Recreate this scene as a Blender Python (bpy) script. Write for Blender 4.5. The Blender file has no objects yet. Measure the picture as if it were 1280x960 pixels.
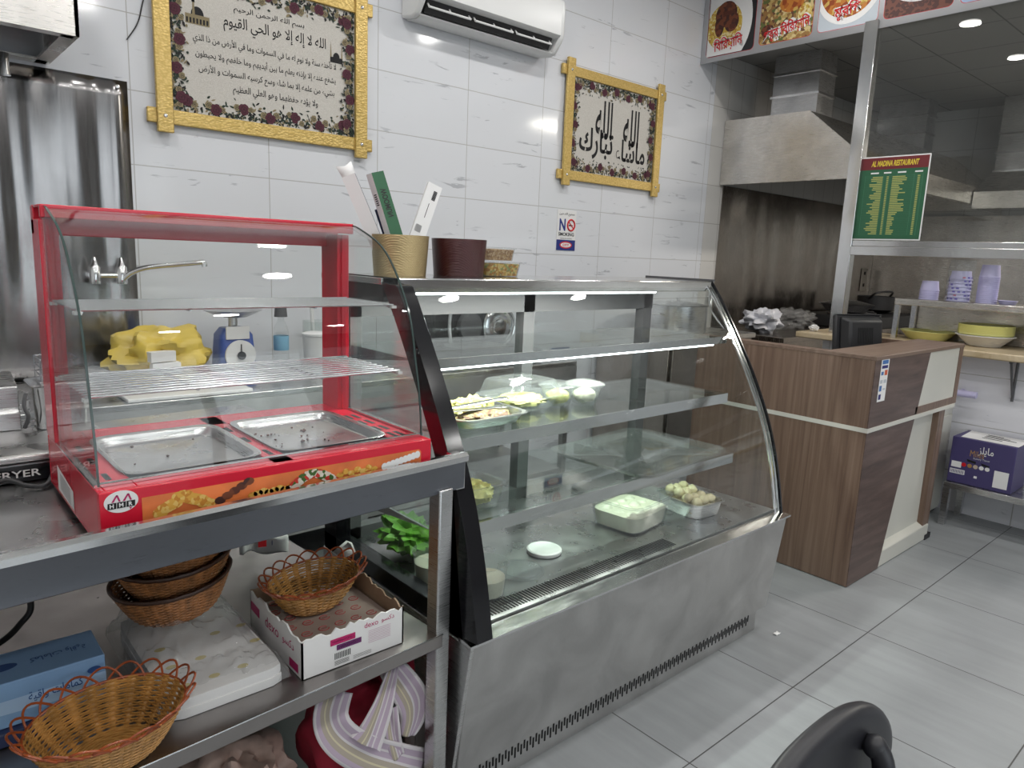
import bpy, bmesh, math, random
from mathutils import Vector, Matrix, noise as mnoise

random.seed(7)
S = bpy.context.scene
COL = S.collection
PI = math.pi

# ------------------------------------------------------------------ camera
cam_d = bpy.data.cameras.new('camera')
cam_d.sensor_width = 36.0
cam_d.lens = 897.43 * 36.0 / 1280.0
cam_d.clip_start = 0.02
cam = bpy.data.objects.new('camera', cam_d)
COL.objects.link(cam)
_y, _p, _r = -0.72670, -0.17853, -0.04076
Rz = Matrix.Rotation(_y, 3, 'Z'); Rx = Matrix.Rotation(_p, 3, 'X'); Ry = Matrix.Rotation(_r, 3, 'Y')
RR = Rz @ Rx @ Ry
M = Matrix.Identity(4)
for i in range(3):
    M[i][0] = RR[i][0]; M[i][1] = RR[i][2]; M[i][2] = -RR[i][1]
M[0][3], M[1][3], M[2][3] = -1.483, -3.504, 1.467
cam.matrix_world = M
S.camera = cam

# ------------------------------------------------------------------ view, world, lights
S.view_settings.view_transform = 'Standard'
S.view_settings.look = 'None'
S.view_settings.gamma = 1.0
S.view_settings.exposure = 0.0
S.view_settings.use_curve_mapping = False
S.cycles.transparent_max_bounces = 48
S.cycles.max_bounces = 10
S.cycles.glossy_bounces = 6
S.cycles.use_denoising = True
S.cycles.sample_clamp_indirect = 6.0
S.cycles.caustics_reflective = False
S.cycles.caustics_refractive = False

world = bpy.data.worlds.new('world'); S.world = world
world.use_nodes = True
bg = world.node_tree.nodes['Background']
bg.inputs[0].default_value = (0.80, 0.90, 1.0, 1)
bg.inputs[1].default_value = 0.7

DOWNLIGHT_W = 8.4
WINDOW_W = 48.0
ld = bpy.data.lights.new('daylight', 'AREA'); ld.shape = 'RECTANGLE'
ld.size = 4.0; ld.size_y = 2.4; ld.energy = WINDOW_W; ld.color = (0.92, 0.96, 1.0)
lo = bpy.data.objects.new('daylight', ld); COL.objects.link(lo)
lo.location = (-0.3, -7.4, 1.5); lo.rotation_euler = (PI / 2, 0, 0)

# ------------------------------------------------------------------ material helpers
def newmat(name):
    m = bpy.data.materials.new(name); m.use_nodes = True
    nt = m.node_tree
    return m, nt, nt.nodes['Principled BSDF']

def N(nt, t, **kw):
    n = nt.nodes.new(t)
    for k, v in kw.items():
        if k.startswith('i_'):
            n.inputs[k[2:].replace('_', ' ')].default_value = v
        else:
            setattr(n, k, v)
    return n

def ramp(nt, stops, src=None, interp='LINEAR'):
    r = nt.nodes.new('ShaderNodeValToRGB')
    r.color_ramp.interpolation = interp
    e = r.color_ramp.elements
    while len(e) > 1: e.remove(e[-1])
    for i, (p, c) in enumerate(stops):
        el = e[0] if i == 0 else e.new(p)
        el.position = p
        el.color = (c, c, c, 1) if not hasattr(c, '__len__') else (*c[:3], 1)
    if src is not None: nt.links.new(src, r.inputs[0])
    return r

def coords(nt, kind='Object', scale=(1, 1, 1), rot=(0, 0, 0), loc=(0, 0, 0)):
    tc = nt.nodes.new('ShaderNodeTexCoord')
    mp = nt.nodes.new('ShaderNodeMapping')
    mp.inputs['Scale'].default_value = scale
    mp.inputs['Rotation'].default_value = rot
    mp.inputs['Location'].default_value = loc
    nt.links.new(tc.outputs[kind], mp.inputs[0])
    return mp.outputs[0]

def mixc(nt, fac, a, b, blend='MIX'):
    m = nt.nodes.new('ShaderNodeMix'); m.data_type = 'RGBA'; m.blend_type = blend
    for sock, v in ((m.inputs[0], fac), (m.inputs[6], a), (m.inputs[7], b)):
        if isinstance(v, (int, float)): sock.default_value = v
        elif isinstance(v, tuple): sock.default_value = (*v[:3], 1)
        else: nt.links.new(v, sock)
    return m.outputs[2]

def bump(nt, b, height, strength=0.2, dist=0.01):
    n = nt.nodes.new('ShaderNodeBump')
    n.inputs['Strength'].default_value = strength
    n.inputs['Distance'].default_value = dist
    nt.links.new(height, n.inputs['Height'])
    nt.links.new(n.outputs[0], b.inputs['Normal'])

def plain(name, col, rough=0.5, metal=0.0, spec=0.5, var=0.0, vscale=8, coat=0.0, bmp=0.0):
    m, nt, b = newmat(name)
    b.inputs['Base Color'].default_value = (*col, 1)
    b.inputs['Roughness'].default_value = rough
    b.inputs['Metallic'].default_value = metal
    b.inputs['Specular IOR Level'].default_value = spec
    b.inputs['Coat Weight'].default_value = coat
    if var or bmp:
        v = coords(nt)
        n = N(nt, 'ShaderNodeTexNoise', i_Scale=vscale, i_Detail=4.0)
        nt.links.new(v, n.inputs['Vector'])
        if var:
            d = tuple(max(0, c * (1 - var)) for c in col); u = tuple(min(1, c * (1 + var)) for c in col)
            r = ramp(nt, [(0.3, d), (0.7, u)], n.outputs['Fac'])
            nt.links.new(r.outputs[0], b.inputs['Base Color'])
        if bmp: bump(nt, b, n.outputs['Fac'], bmp, 0.005)
    return m

def steel(name, col=(0.56, 0.56, 0.57), rough=0.3, streak=(1, 1, 60), wav=0.03, wscale=(2, 2, 0.6), dirt=0.12):
    m, nt, b = newmat(name)
    b.inputs['Metallic'].default_value = 1.0
    n = N(nt, 'ShaderNodeTexNoise', i_Scale=14.0, i_Detail=4.0)
    nt.links.new(coords(nt, scale=streak), n.inputs['Vector'])
    r = ramp(nt, [(0.25, rough * 0.75), (0.75, rough * 1.25)], n.outputs['Fac'])
    nt.links.new(r.outputs[0], b.inputs['Roughness'])
    n3 = N(nt, 'ShaderNodeTexNoise', i_Scale=5.0, i_Detail=6.0, i_Distortion=0.8)
    nt.links.new(coords(nt), n3.inputs['Vector'])
    c = ramp(nt, [(0.3, tuple(x * (1 - dirt) for x in col)), (0.72, tuple(min(1, x * (1 + dirt)) for x in col))], n3.outputs['Fac'])
    nt.links.new(c.outputs[0], b.inputs['Base Color'])
    n2 = N(nt, 'ShaderNodeTexNoise', i_Scale=1.6, i_Detail=1.0)
    nt.links.new(coords(nt, scale=wscale), n2.inputs['Vector'])
    bump(nt, b, n2.outputs['Fac'], 1.0, wav)
    return m

def glass(name, tint=(0.93, 0.97, 0.95), ior=1.45, rough=0.0, haze=0.0, hazecol=(0.9, 0.95, 0.95), crinkle=0.0):
    m = bpy.data.materials.new(name); m.use_nodes = True
    nt = m.node_tree; nt.nodes.remove(nt.nodes['Principled BSDF'])
    out = nt.nodes['Material Output']
    t = N(nt, 'ShaderNodeBsdfTransparent'); t.inputs[0].default_value = (*tint, 1)
    g = N(nt, 'ShaderNodeBsdfGlossy'); g.inputs['Roughness'].default_value = rough
    if crinkle:
        cn = N(nt, 'ShaderNodeTexNoise', i_Scale=28.0, i_Detail=4.0, i_Distortion=1.5)
        nt.links.new(coords(nt), cn.inputs['Vector'])
        bn = N(nt, 'ShaderNodeBump'); bn.inputs['Strength'].default_value = crinkle; bn.inputs['Distance'].default_value = 0.01
        nt.links.new(cn.outputs['Fac'], bn.inputs['Height']); nt.links.new(bn.outputs[0], g.inputs['Normal'])
    lw = N(nt, 'ShaderNodeLayerWeight'); lw.inputs['Blend'].default_value = 0.5
    pw = N(nt, 'ShaderNodeMath', operation='POWER'); pw.inputs[1].default_value = 5.0
    nt.links.new(lw.outputs['Facing'], pw.inputs[0])
    f0 = ((ior - 1) / (ior + 1)) ** 2
    f = N(nt, 'ShaderNodeMath', operation='MULTIPLY_ADD'); f.inputs[1].default_value = 1 - f0; f.inputs[2].default_value = f0
    nt.links.new(pw.outputs[0], f.inputs[0])
    mx = N(nt, 'ShaderNodeMixShader')
    nt.links.new(f.outputs[0], mx.inputs[0])
    src = t.outputs[0]
    if haze:
        d = N(nt, 'ShaderNodeBsdfDiffuse'); d.inputs[0].default_value = (*hazecol, 1)
        m2 = N(nt, 'ShaderNodeMixShader'); m2.inputs[0].default_value = haze
        nt.links.new(t.outputs[0], m2.inputs[1]); nt.links.new(d.outputs[0], m2.inputs[2])
        src = m2.outputs[0]
    nt.links.new(src, mx.inputs[1]); nt.links.new(g.outputs[0], mx.inputs[2])
    nt.links.new(mx.outputs[0], out.inputs[0])
    return m

def emit(name, col, strength):
    m, nt, b = newmat(name)
    b.inputs['Base Color'].default_value = (*col, 1)
    b.inputs['Emission Color'].default_value = (*col, 1)
    b.inputs['Emission Strength'].default_value = strength
    return m

def tile_mat(name, axes, bw, rh, off=(0, 0), col=(0.78, 0.79, 0.82), mortar=(0.50, 0.49, 0.48), msize=0.0022, rough=0.10, vein=0.75, veincol=(0.42, 0.43, 0.46), streaks=False):
    m, nt, b = newmat(name)
    g = nt.nodes.new('ShaderNodeNewGeometry')
    sp = nt.nodes.new('ShaderNodeSeparateXYZ'); nt.links.new(g.outputs['Position'], sp.inputs[0])
    cb = nt.nodes.new('ShaderNodeCombineXYZ')
    for k in range(2):
        ad = N(nt, 'ShaderNodeMath', operation='ADD'); ad.inputs[1].default_value = off[k] + 60 * (bw if k == 0 else rh)
        nt.links.new(sp.outputs[axes[k]], ad.inputs[0]); nt.links.new(ad.outputs[0], cb.inputs[k])
    br = N(nt, 'ShaderNodeTexBrick', offset=0.0, squash=1.0)
    br.inputs['Scale'].default_value = 1.0
    br.inputs['Brick Width'].default_value = bw; br.inputs['Row Height'].default_value = rh
    br.inputs['Mortar Size'].default_value = msize; br.inputs['Mortar Smooth'].default_value = 0.1
    br.inputs['Color1'].default_value = (*col, 1)
    br.inputs['Color2'].default_value = (*(c * 0.975 for c in col), 1)
    br.inputs['Mortar'].default_value = (*mortar, 1)
    nt.links.new(cb.outputs[0], br.inputs['Vector'])
    mp = nt.nodes.new('ShaderNodeMapping')
    nt.links.new(cb.outputs[0], mp.inputs[0])
    out = br.outputs['Color']
    if streaks:
        mp.inputs['Scale'].default_value = (11, 1.3, 1)
        mp.inputs['Rotation'].default_value = (0, 0, 0.12)
        n = N(nt, 'ShaderNodeTexNoise', i_Scale=1.5, i_Detail=6.0, i_Roughness=0.62)
        nt.links.new(mp.outputs[0], n.inputs['Vector'])
        r = ramp(nt, [(0.30, 0.90), (0.70, 1.05)], n.outputs['Fac'])
        out = mixc(nt, 1.0, out, r.outputs[0], 'MULTIPLY')
        n2 = N(nt, 'ShaderNodeTexNoise', i_Scale=2.3, i_Detail=5.0)
        nt.links.new(cb.outputs[0], n2.inputs['Vector'])
        r2 = ramp(nt, [(0.3, 0.90), (0.7, 1.05)], n2.outputs['Fac'])
        out = mixc(nt, 1.0, out, r2.outputs[0], 'MULTIPLY')
        rr = ramp(nt, [(0.3, rough * 0.8), (0.7, rough * 1.3)], n2.outputs['Fac'])
        nt.links.new(rr.outputs[0], b.inputs['Roughness'])
    else:
        mp.inputs['Rotation'].default_value = (0, 0, 0.50)
        mp.inputs['Scale'].default_value = (2.8, 19, 1)
        n = N(nt, 'ShaderNodeTexNoise', i_Scale=1.3, i_Detail=5.0, i_Roughness=0.6, i_Distortion=0.7)
        nt.links.new(mp.outputs[0], n.inputs['Vector'])
        r = ramp(nt, [(0.615, 0.0), (0.65, 1.0)], n.outputs['Fac'])
        n2 = N(nt, 'ShaderNodeTexNoise', i_Scale=3.3, i_Detail=2.0)
        nt.links.new(cb.outputs[0], n2.inputs['Vector'])
        r2 = ramp(nt, [(0.47, 0.0), (0.58, vein)], n2.outputs['Fac'])
        mu = N(nt, 'ShaderNodeMath', operation='MULTIPLY')
        nt.links.new(r.outputs[0], mu.inputs[0]); nt.links.new(r2.outputs[0], mu.inputs[1])
        out = mixc(nt, mu.outputs[0], out, veincol)
        b.inputs['Roughness'].default_value = rough
    nt.links.new(out, b.inputs['Base Color'])
    inv = N(nt, 'ShaderNodeMath', operation='SUBTRACT'); inv.inputs[0].default_value = 1.0
    nt.links.new(br.outputs['Fac'], inv.inputs[1])
    bump(nt, b, inv.outputs[0], 0.35, 0.002)
    return m

def wood(name, c1, c2, c3, scale=(30, 30, 1.2), rot=(0, 0, 0), rough=0.42):
    m, nt, b = newmat(name)
    v = coords(nt, scale=scale, rot=rot)
    n = N(nt, 'ShaderNodeTexNoise', i_Scale=0.9, i_Detail=7.0, i_Roughness=0.65, i_Distortion=0.6)
    nt.links.new(v, n.inputs['Vector'])
    r = ramp(nt, [(0.28, c1), (0.48, c2), (0.72, c3)], n.outputs['Fac'])
    nt.links.new(r.outputs[0], b.inputs['Base Color'])
    b.inputs['Roughness'].default_value = rough
    bump(nt, b, n.outputs['Fac'], 0.08, 0.002)
    return m

def speckle(name, cols, scale=60, rough=0.6, bmp=0.3):
    m, nt, b = newmat(name)
    v = N(nt, 'ShaderNodeTexVoronoi', i_Scale=float(scale))
    nt.links.new(coords(nt), v.inputs['Vector'])
    bw = nt.nodes.new('ShaderNodeSeparateColor'); nt.links.new(v.outputs['Color'], bw.inputs[0])
    st = [(i / len(cols), c) for i, c in enumerate(cols)]
    r = ramp(nt, st, bw.outputs[0], 'CONSTANT')
    nt.links.new(r.outputs[0], b.inputs['Base Color'])
    b.inputs['Roughness'].default_value = rough
    if bmp: bump(nt, b, v.outputs['Distance'], bmp, 0.004)
    return m

MT = {}
MT['tile'] = tile_mat('wall_tile', (0, 2), 0.6, 0.3058, (0.0, -2.7))
MT['tile_k'] = tile_mat('kitchen_tile', (0, 2), 0.2, 0.3058, (-3.663, -2.7), col=(0.70, 0.68, 0.65), mortar=(0.42, 0.39, 0.36), rough=0.22, vein=0.1)
MT['tile_r'] = tile_mat('side_wall_tile', (1, 2), 0.6, 0.3058, (0.05, -2.7), col=(0.80, 0.80, 0.84), msize=0.003)
MT['tile_f'] = tile_mat('kitchen_far_tile', (1, 2), 0.4, 0.3058, (0.05, -2.7), col=(0.70, 0.68, 0.65), mortar=(0.42, 0.39, 0.36), rough=0.22, vein=0.1)
MT['floor'] = tile_mat('floor_tile', (0, 1), 0.62, 0.62, (-0.832, 2.461), col=(0.315, 0.33, 0.34), mortar=(0.06, 0.06, 0.06), msize=0.0022, rough=0.36, streaks=True)
MT['ceil'] = plain('ceiling_board', (0.80, 0.80, 0.78), 0.9)
MT['plaster'] = plain('plaster', (0.75, 0.75, 0.74), 0.85)
MT['ceil_k'] = tile_mat('kitchen_ceiling_board', (0, 1), 0.6, 0.6, (0, 0), col=(0.42, 0.41, 0.39), mortar=(0.16, 0.16, 0.16), msize=0.006, rough=0.8, vein=0.0)
MT['steel'] = steel('brushed_steel', (0.60, 0.60, 0.60), 0.30)
MT['steel_b'] = steel('base_steel', (0.55, 0.545, 0.54), 0.42, streak=(60, 60, 1), wav=0.008, dirt=0.18)
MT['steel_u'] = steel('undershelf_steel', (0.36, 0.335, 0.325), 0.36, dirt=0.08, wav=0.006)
MT['steel_v'] = steel('steel_splash', (0.31, 0.30, 0.30), 0.20, streak=(60, 60, 1), wav=0.05, wscale=(4.0, 4.0, 0.30), dirt=0.05)
MT['steel_d'] = steel('smoky_steel', (0.36, 0.32, 0.285), 0.24, streak=(40, 40, 1), wav=0.06, wscale=(1.5, 1.5, 0.25), dirt=0.10)
MT['steel_h'] = steel('hood_steel', (0.70, 0.67, 0.63), 0.30, streak=(1, 1, 30), wav=0.02)
MT['apron'] = steel('apron_steel', (0.20, 0.21, 0.235), 0.34, streak=(1, 1, 60), wav=0.004, dirt=0.06)
MT['bright'] = steel('bright_steel', (0.72, 0.72, 0.72), 0.16, wav=0.004, dirt=0.05)
MT['chrome'] = plain('chrome', (0.86, 0.86, 0.87), 0.14, 1.0)
MT['wire'] = plain('rack_wire', (0.52, 0.52, 0.54), 0.25, 1.0)
MT['foil'] = steel('tray_steel', (0.70, 0.70, 0.71), 0.30, wav=0.012, dirt=0.12)
MT['dark_grey'] = plain('dark_grey_frame', (0.10, 0.10, 0.105), 0.45)
MT['black'] = plain('black_gloss', (0.010, 0.010, 0.012), 0.14)
MT['black_m'] = plain('black_matte', (0.018, 0.018, 0.020), 0.5, var=0.2)
MT['black_hole'] = plain('slot_black', (0.006, 0.006, 0.006), 0.8)
MT['red'] = plain('red_enamel', (0.66, 0.012, 0.036), 0.26, coat=0.3)
MT['chair_black'] = plain('chair_black', (0.013, 0.013, 0.017), 0.42)
MT['white'] = plain('white_plastic', (0.80, 0.80, 0.79), 0.35)
MT['white_p'] = plain('white_paper', (0.82, 0.81, 0.80), 0.7)
MT['glass'] = glass('clear_glass', (0.975, 0.985, 0.98))
MT['glass_f'] = glass('display_glass', (0.970, 0.984, 0.978), 1.45)
MT['glass_k'] = glass('partition_glass', (0.90, 0.91, 0.90), 1.5, haze=0.02, hazecol=(0.6, 0.6, 0.58))
MT['glass_s'] = glass('shelf_glass', (0.93, 0.965, 0.95), 1.40)
MT['clear_p'] = glass('clear_plastic', (0.96, 0.97, 0.97), 1.40, 0.05, haze=0.06)
MT['bag_p'] = glass('bag_plastic', (0.95, 0.95, 0.95), 1.45, 0.10, haze=0.16, hazecol=(0.85, 0.84, 0.83), crinkle=1.0)
MT['milk_p'] = glass('cloudy_plastic', (0.94, 0.96, 0.95), 1.36, 0.05, haze=0.025)
MT['glass_edge'] = plain('glass_edge', (0.05, 0.075, 0.07), 0.15)
MT['tube_light'] = emit('tube_glow', (0.90, 0.97, 1.0), 9.0)
MT['lamp'] = emit('lamp_glow', (1.0, 0.98, 0.95), 14.0)

def _gold():
    m, nt, b = newmat('gold_scale_frame')
    w = N(nt, 'ShaderNodeTexVoronoi', i_Scale=75.0)
    nt.links.new(coords(nt, scale=(1, 1, 1.7)), w.inputs['Vector'])
    r = ramp(nt, [(0.1, (0.74, 0.54, 0.20)), (0.7, (0.58, 0.40, 0.12))], w.outputs['Distance'])
    nt.links.new(r.outputs[0], b.inputs['Base Color'])
    b.inputs['Metallic'].default_value = 0.4; b.inputs['Roughness'].default_value = 0.36
    bump(nt, b, w.outputs['Distance'], 0.4, 0.004)
    return m
MT['gold'] = _gold()

def _canvas():
    m, nt, b = newmat('woven_canvas')
    w = N(nt, 'ShaderNodeTexNoise', i_Scale=260.0, i_Detail=2.0)
    nt.links.new(coords(nt, scale=(1, 1, 3)), w.inputs['Vector'])
    r = ramp(nt, [(0.3, (0.50, 0.47, 0.42)), (0.7, (0.68, 0.65, 0.60))], w.outputs['Fac'])
    nt.links.new(r.outputs[0], b.inputs['Base Color']); b.inputs['Roughness'].default_value = 0.9
    bump(nt, b, w.outputs['Fac'], 0.3, 0.002)
    return m
MT['canvas'] = _canvas()
MT['ink'] = plain('black_thread', (0.012, 0.011, 0.012), 0.8)
MT['rose'] = plain('maroon_thread', (0.085, 0.022, 0.036), 0.85)
MT['rose_d'] = plain('dark_maroon_thread', (0.045, 0.012, 0.02), 0.85)
MT['leaf'] = plain('dark_green_thread', (0.025, 0.040, 0.028), 0.85)
MT['tan'] = plain('tan_thread', (0.26, 0.21, 0.12), 0.85)
MT['pot_gold'] = None
def embossed(name, c, metal, rough, sc=90):
    m, nt, b = newmat(name)
    b.inputs['Base Color'].default_value = (*c, 1); b.inputs['Metallic'].default_value = metal; b.inputs['Roughness'].default_value = rough
    w = N(nt, 'ShaderNodeTexWave', wave_type='BANDS', bands_direction='DIAGONAL', i_Scale=float(sc), i_Distortion=2.0)
    nt.links.new(coords(nt), w.inputs['Vector'])
    w2 = N(nt, 'ShaderNodeTexWave', wave_type='BANDS', bands_direction='Z', i_Scale=float(sc), i_Distortion=1.0)
    nt.links.new(coords(nt), w2.inputs['Vector'])
    ad = N(nt, 'ShaderNodeMath', operation='MULTIPLY'); nt.links.new(w.outputs['Fac'], ad.inputs[0]); nt.links.new(w2.outputs['Fac'], ad.inputs[1])
    bump(nt, b, ad.outputs[0], 0.5, 0.003)
    return m
MT['pot_gold'] = embossed('gold_embossed', (0.46, 0.36, 0.19), 0.8, 0.34)
MT['pot_red'] = embossed('oxblood_embossed', (0.060, 0.006, 0.007), 0.1, 0.22)
MT['green_box'] = plain('dark_green_card', (0.03, 0.13, 0.06), 0.5)
MT['navy'] = plain('navy_card', (0.02, 0.03, 0.09), 0.5)
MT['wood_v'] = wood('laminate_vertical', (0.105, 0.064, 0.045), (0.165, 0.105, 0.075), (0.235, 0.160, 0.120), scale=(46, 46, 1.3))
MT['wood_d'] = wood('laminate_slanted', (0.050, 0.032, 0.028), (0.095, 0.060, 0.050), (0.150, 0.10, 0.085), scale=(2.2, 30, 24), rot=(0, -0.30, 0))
MT['wood_t'] = wood('laminate_top', (0.11, 0.07, 0.05), (0.18, 0.12, 0.09), (0.24, 0.17, 0.13), scale=(2, 30, 30))
MT['cream'] = plain('cream_laminate', (0.62, 0.61, 0.55), 0.35, var=0.05, vscale=2)
MT['slab'] = wood('worn_worktop', (0.30, 0.22, 0.12), (0.48, 0.38, 0.24), (0.60, 0.50, 0.35), scale=(9, 9, 9), rough=0.35)
MT['wicker_l'] = plain('honey_wicker', (0.44, 0.22, 0.060), 0.38, var=0.35, vscale=30)
MT['wicker_r'] = plain('red_brown_cane', (0.30, 0.065, 0.018), 0.30, var=0.3, vscale=20)
MT['wicker_b'] = plain('brown_wicker', (0.36, 0.150, 0.050), 0.42, var=0.45, vscale=40)
MT['wicker_k'] = plain('dark_cane_rim', (0.05, 0.018, 0.008), 0.45, var=0.3)
MT['blue_card'] = plain('blue_card', (0.24, 0.40, 0.64), 0.5, var=0.10, vscale=6)
MT['blue_card2'] = plain('blue_ink', (0.03, 0.09, 0.28), 0.5)
MT['brown_card'] = plain('brown_card', (0.30, 0.20, 0.13), 0.8, var=0.1)
MT['purple_card'] = plain('purple_card', (0.062, 0.050, 0.150), 0.5)
MT['magenta'] = plain('magenta_ink', (0.48, 0.015, 0.13), 0.5)
MT['lilac'] = plain('lilac_plastic', (0.60, 0.57, 0.82), 0.4)
MT['lemon'] = plain('lemon_plastic', (0.72, 0.70, 0.28), 0.4)
MT['cream_food'] = plain('cream_food', (0.72, 0.70, 0.55), 0.5, var=0.05)
MT['cheese'] = plain('white_cheese', (0.78, 0.77, 0.62), 0.45, var=0.06)
MT['egg'] = plain('pale_balls', (0.66, 0.58, 0.36), 0.45, var=0.12)
MT['noodle'] = plain('yellow_shreds', (0.62, 0.60, 0.22), 0.55, var=0.25, vscale=60)
MT['mince'] = speckle('brown_mince', [(0.16, 0.07, 0.03), (0.30, 0.20, 0.08), (0.45, 0.42, 0.18), (0.10, 0.05, 0.03)], 120)
MT['rice'] = speckle('yellow_rice', [(0.62, 0.42, 0.06), (0.72, 0.56, 0.16), (0.50, 0.26, 0.04), (0.78, 0.66, 0.34)], 70, bmp=0)
MT['meat'] = speckle('dark_meat', [(0.10, 0.025, 0.012), (0.18, 0.05, 0.02), (0.06, 0.018, 0.012)], 40, bmp=0)
MT['curry'] = speckle('red_curry', [(0.45, 0.12, 0.02), (0.55, 0.20, 0.03), (0.30, 0.06, 0.01), (0.62, 0.40, 0.10)], 34, bmp=0)
MT['mixrice'] = speckle('mixed_rice', [(0.50, 0.35, 0.12), (0.14, 0.06, 0.03), (0.66, 0.52, 0.25), (0.30, 0.16, 0.05), (0.12, 0.14, 0.04)], 46, bmp=0)
MT['weave'] = speckle('brown_placemat', [(0.16, 0.05, 0.03), (0.07, 0.02, 0.015)], 60, bmp=0)
MT['nuts'] = speckle('golden_snack', [(0.62, 0.36, 0.06), (0.45, 0.20, 0.03), (0.70, 0.52, 0.16), (0.30, 0.32, 0.10)], 130)
MT['seeds'] = speckle('brown_seeds', [(0.40, 0.24, 0.10), (0.28, 0.15, 0.06), (0.50, 0.34, 0.18)], 170)
MT['orange'] = plain('orange_print', (0.75, 0.19, 0.055), 0.35, var=0.25, vscale=12)
MT['veg'] = speckle('salad_print', [(0.70, 0.60, 0.50), (0.55, 0.03, 0.02), (0.05, 0.12, 0.02), (0.75, 0.70, 0.60)], 130, bmp=0)
MT['fried'] = speckle('fried_print', [(0.72, 0.38, 0.06), (0.80, 0.52, 0.14), (0.60, 0.24, 0.03)], 150, bmp=0)
MT['sign_red'] = plain('sign_red', (0.60, 0.012, 0.02), 0.4)
MT['sign_blue'] = plain('sign_blue', (0.015, 0.03, 0.20), 0.4)
MT['menu_green'] = plain('menu_green', (0.025, 0.115, 0.055), 0.35)
MT['menu_red'] = plain('menu_maroon', (0.16, 0.02, 0.025), 0.35)
MT['menu_y'] = plain('menu_yellow', (0.72, 0.55, 0.05), 0.4)
MT['menu_t'] = plain('menu_pale_rows', (0.42, 0.44, 0.13), 0.4)
MT['menu_l'] = plain('menu_lines', (0.07, 0.22, 0.13), 0.4)
MT['yellow_bag'] = plain('yellow_bag', (0.68, 0.50, 0.09), 0.35, var=0.15, vscale=9, bmp=0.5)
MT['blue_pl'] = plain('blue_plastic', (0.05, 0.10, 0.36), 0.35)
MT['crimson'] = plain('crimson_cloth', (0.34, 0.012, 0.035), 0.8, var=0.15, vscale=20, bmp=0.15)
def stripes(name, cols, scale, direction='X', rot=(0, 0, 0)):
    m, nt, b = newmat(name)
    tc = nt.nodes.new('ShaderNodeTexCoord')
    sp = nt.nodes.new('ShaderNodeSeparateXYZ'); nt.links.new(tc.outputs['UV'], sp.inputs[0])
    mu = N(nt, 'ShaderNodeMath', operation='MULTIPLY'); mu.inputs[1].default_value = scale
    nt.links.new(sp.outputs[0], mu.inputs[0])
    fr = N(nt, 'ShaderNodeMath', operation='FRACT'); nt.links.new(mu.outputs[0], fr.inputs[0])
    r = ramp(nt, cols, fr.outputs[0], 'CONSTANT')
    nt.links.new(r.outputs[0], b.inputs['Base Color']); b.inputs['Roughness'].default_value = 0.85
    return m
_W = (0.72, 0.68, 0.70); _L = (0.52, 0.42, 0.52); _T = (0.46, 0.40, 0.33); _Y = (0.66, 0.60, 0.42); _R = (0.36, 0.012, 0.035)
MT['stripe'] = stripes('striped_cloth', [(0.0, _W), (0.10, _L), (0.26, _W), (0.32, _L), (0.46, _W), (0.52, _T), (0.64, _Y), (0.68, _T), (0.80, _L), (0.92, _W)], 1.0)

# ------------------------------------------------------------------ mesh helpers
def BM(): return bmesh.new()

def box(bm, lo, hi, mi=0, M=None):
    vs = []
    for z in (lo[2], hi[2]):
        for x, y in ((lo[0], lo[1]), (hi[0], lo[1]), (hi[0], hi[1]), (lo[0], hi[1])):
            v = Vector((x, y, z)); vs.append(bm.verts.new(M @ v if M is not None else v))
    for f in ((3, 2, 1, 0), (4, 5, 6, 7), (0, 1, 5, 4), (1, 2, 6, 5), (2, 3, 7, 6), (3, 0, 4, 7)):
        bm.faces.new([vs[i] for i in f]).material_index = mi

def prism(bm, pts, fn, mi=0):
    """pts: outline; fn(p, k) -> 3D point, k in (0, 1)"""
    a = [bm.verts.new(fn(p, 0)) for p in pts]; b = [bm.verts.new(fn(p, 1)) for p in pts]
    n = len(pts)
    bm.faces.new(a[::-1]).material_index = mi; bm.faces.new(b).material_index = mi
    for i in range(n):
        bm.faces.new((a[i], a[(i + 1) % n], b[(i + 1) % n], b[i])).material_index = mi

def prism_x(bm, yz, x0, x1, mi=0): prism(bm, yz, lambda p, k: Vector(((x0, x1)[k], p[0], p[1])), mi)
def prism_y(bm, xz, y0, y1, mi=0): prism(bm, xz, lambda p, k: Vector((p[0], (y0, y1)[k], p[1])), mi)
def prism_z(bm, xy, z0, z1, mi=0): prism(bm, xy, lambda p, k: Vector((p[0], p[1], (z0, z1)[k])), mi)

def frame_of(d):
    d = d.normalized()
    u = d.cross(Vector((0, 0, 1)))
    if u.length < 1e-3: u = Vector((1, 0, 0))
    u.normalize(); return u, d.cross(u).normalized()

def tube(bm, pts, r, seg=8, closed=False, mi=0, caps=True):
    pts = [Vector(p) for p in pts]; n = len(pts); rings = []
    u0 = None
    for i, p in enumerate(pts):
        if closed: d = pts[(i + 1) % n] - pts[i - 1]
        else: d = pts[min(i + 1, n - 1)] - pts[max(i - 1, 0)]
        if d.length < 1e-9: d = Vector((0, 0, 1))
        d.normalize()
        if u0 is None: u, v = frame_of(d)
        else:
            u = (u0 - d * u0.dot(d))
            if u.length < 1e-6: u, v = frame_of(d)
            u.normalize(); v = d.cross(u)
        u0 = u
        rr = r[i] if hasattr(r, '__len__') else r
        rings.append([bm.verts.new(p + (u * math.cos(2 * PI * k / seg) + v * math.sin(2 * PI * k / seg)) * rr) for k in range(seg)])
    m = n if closed else n - 1
    for i in range(m):
        a, b = rings[i], rings[(i + 1) % n]
        for k in range(seg):
            f = bm.faces.new((a[k], a[(k + 1) % seg], b[(k + 1) % seg], b[k])); f.material_index = mi; f.smooth = True
    if caps and not closed:
        bm.faces.new(rings[0][::-1]).material_index = mi; bm.faces.new(rings[-1]).material_index = mi

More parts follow.
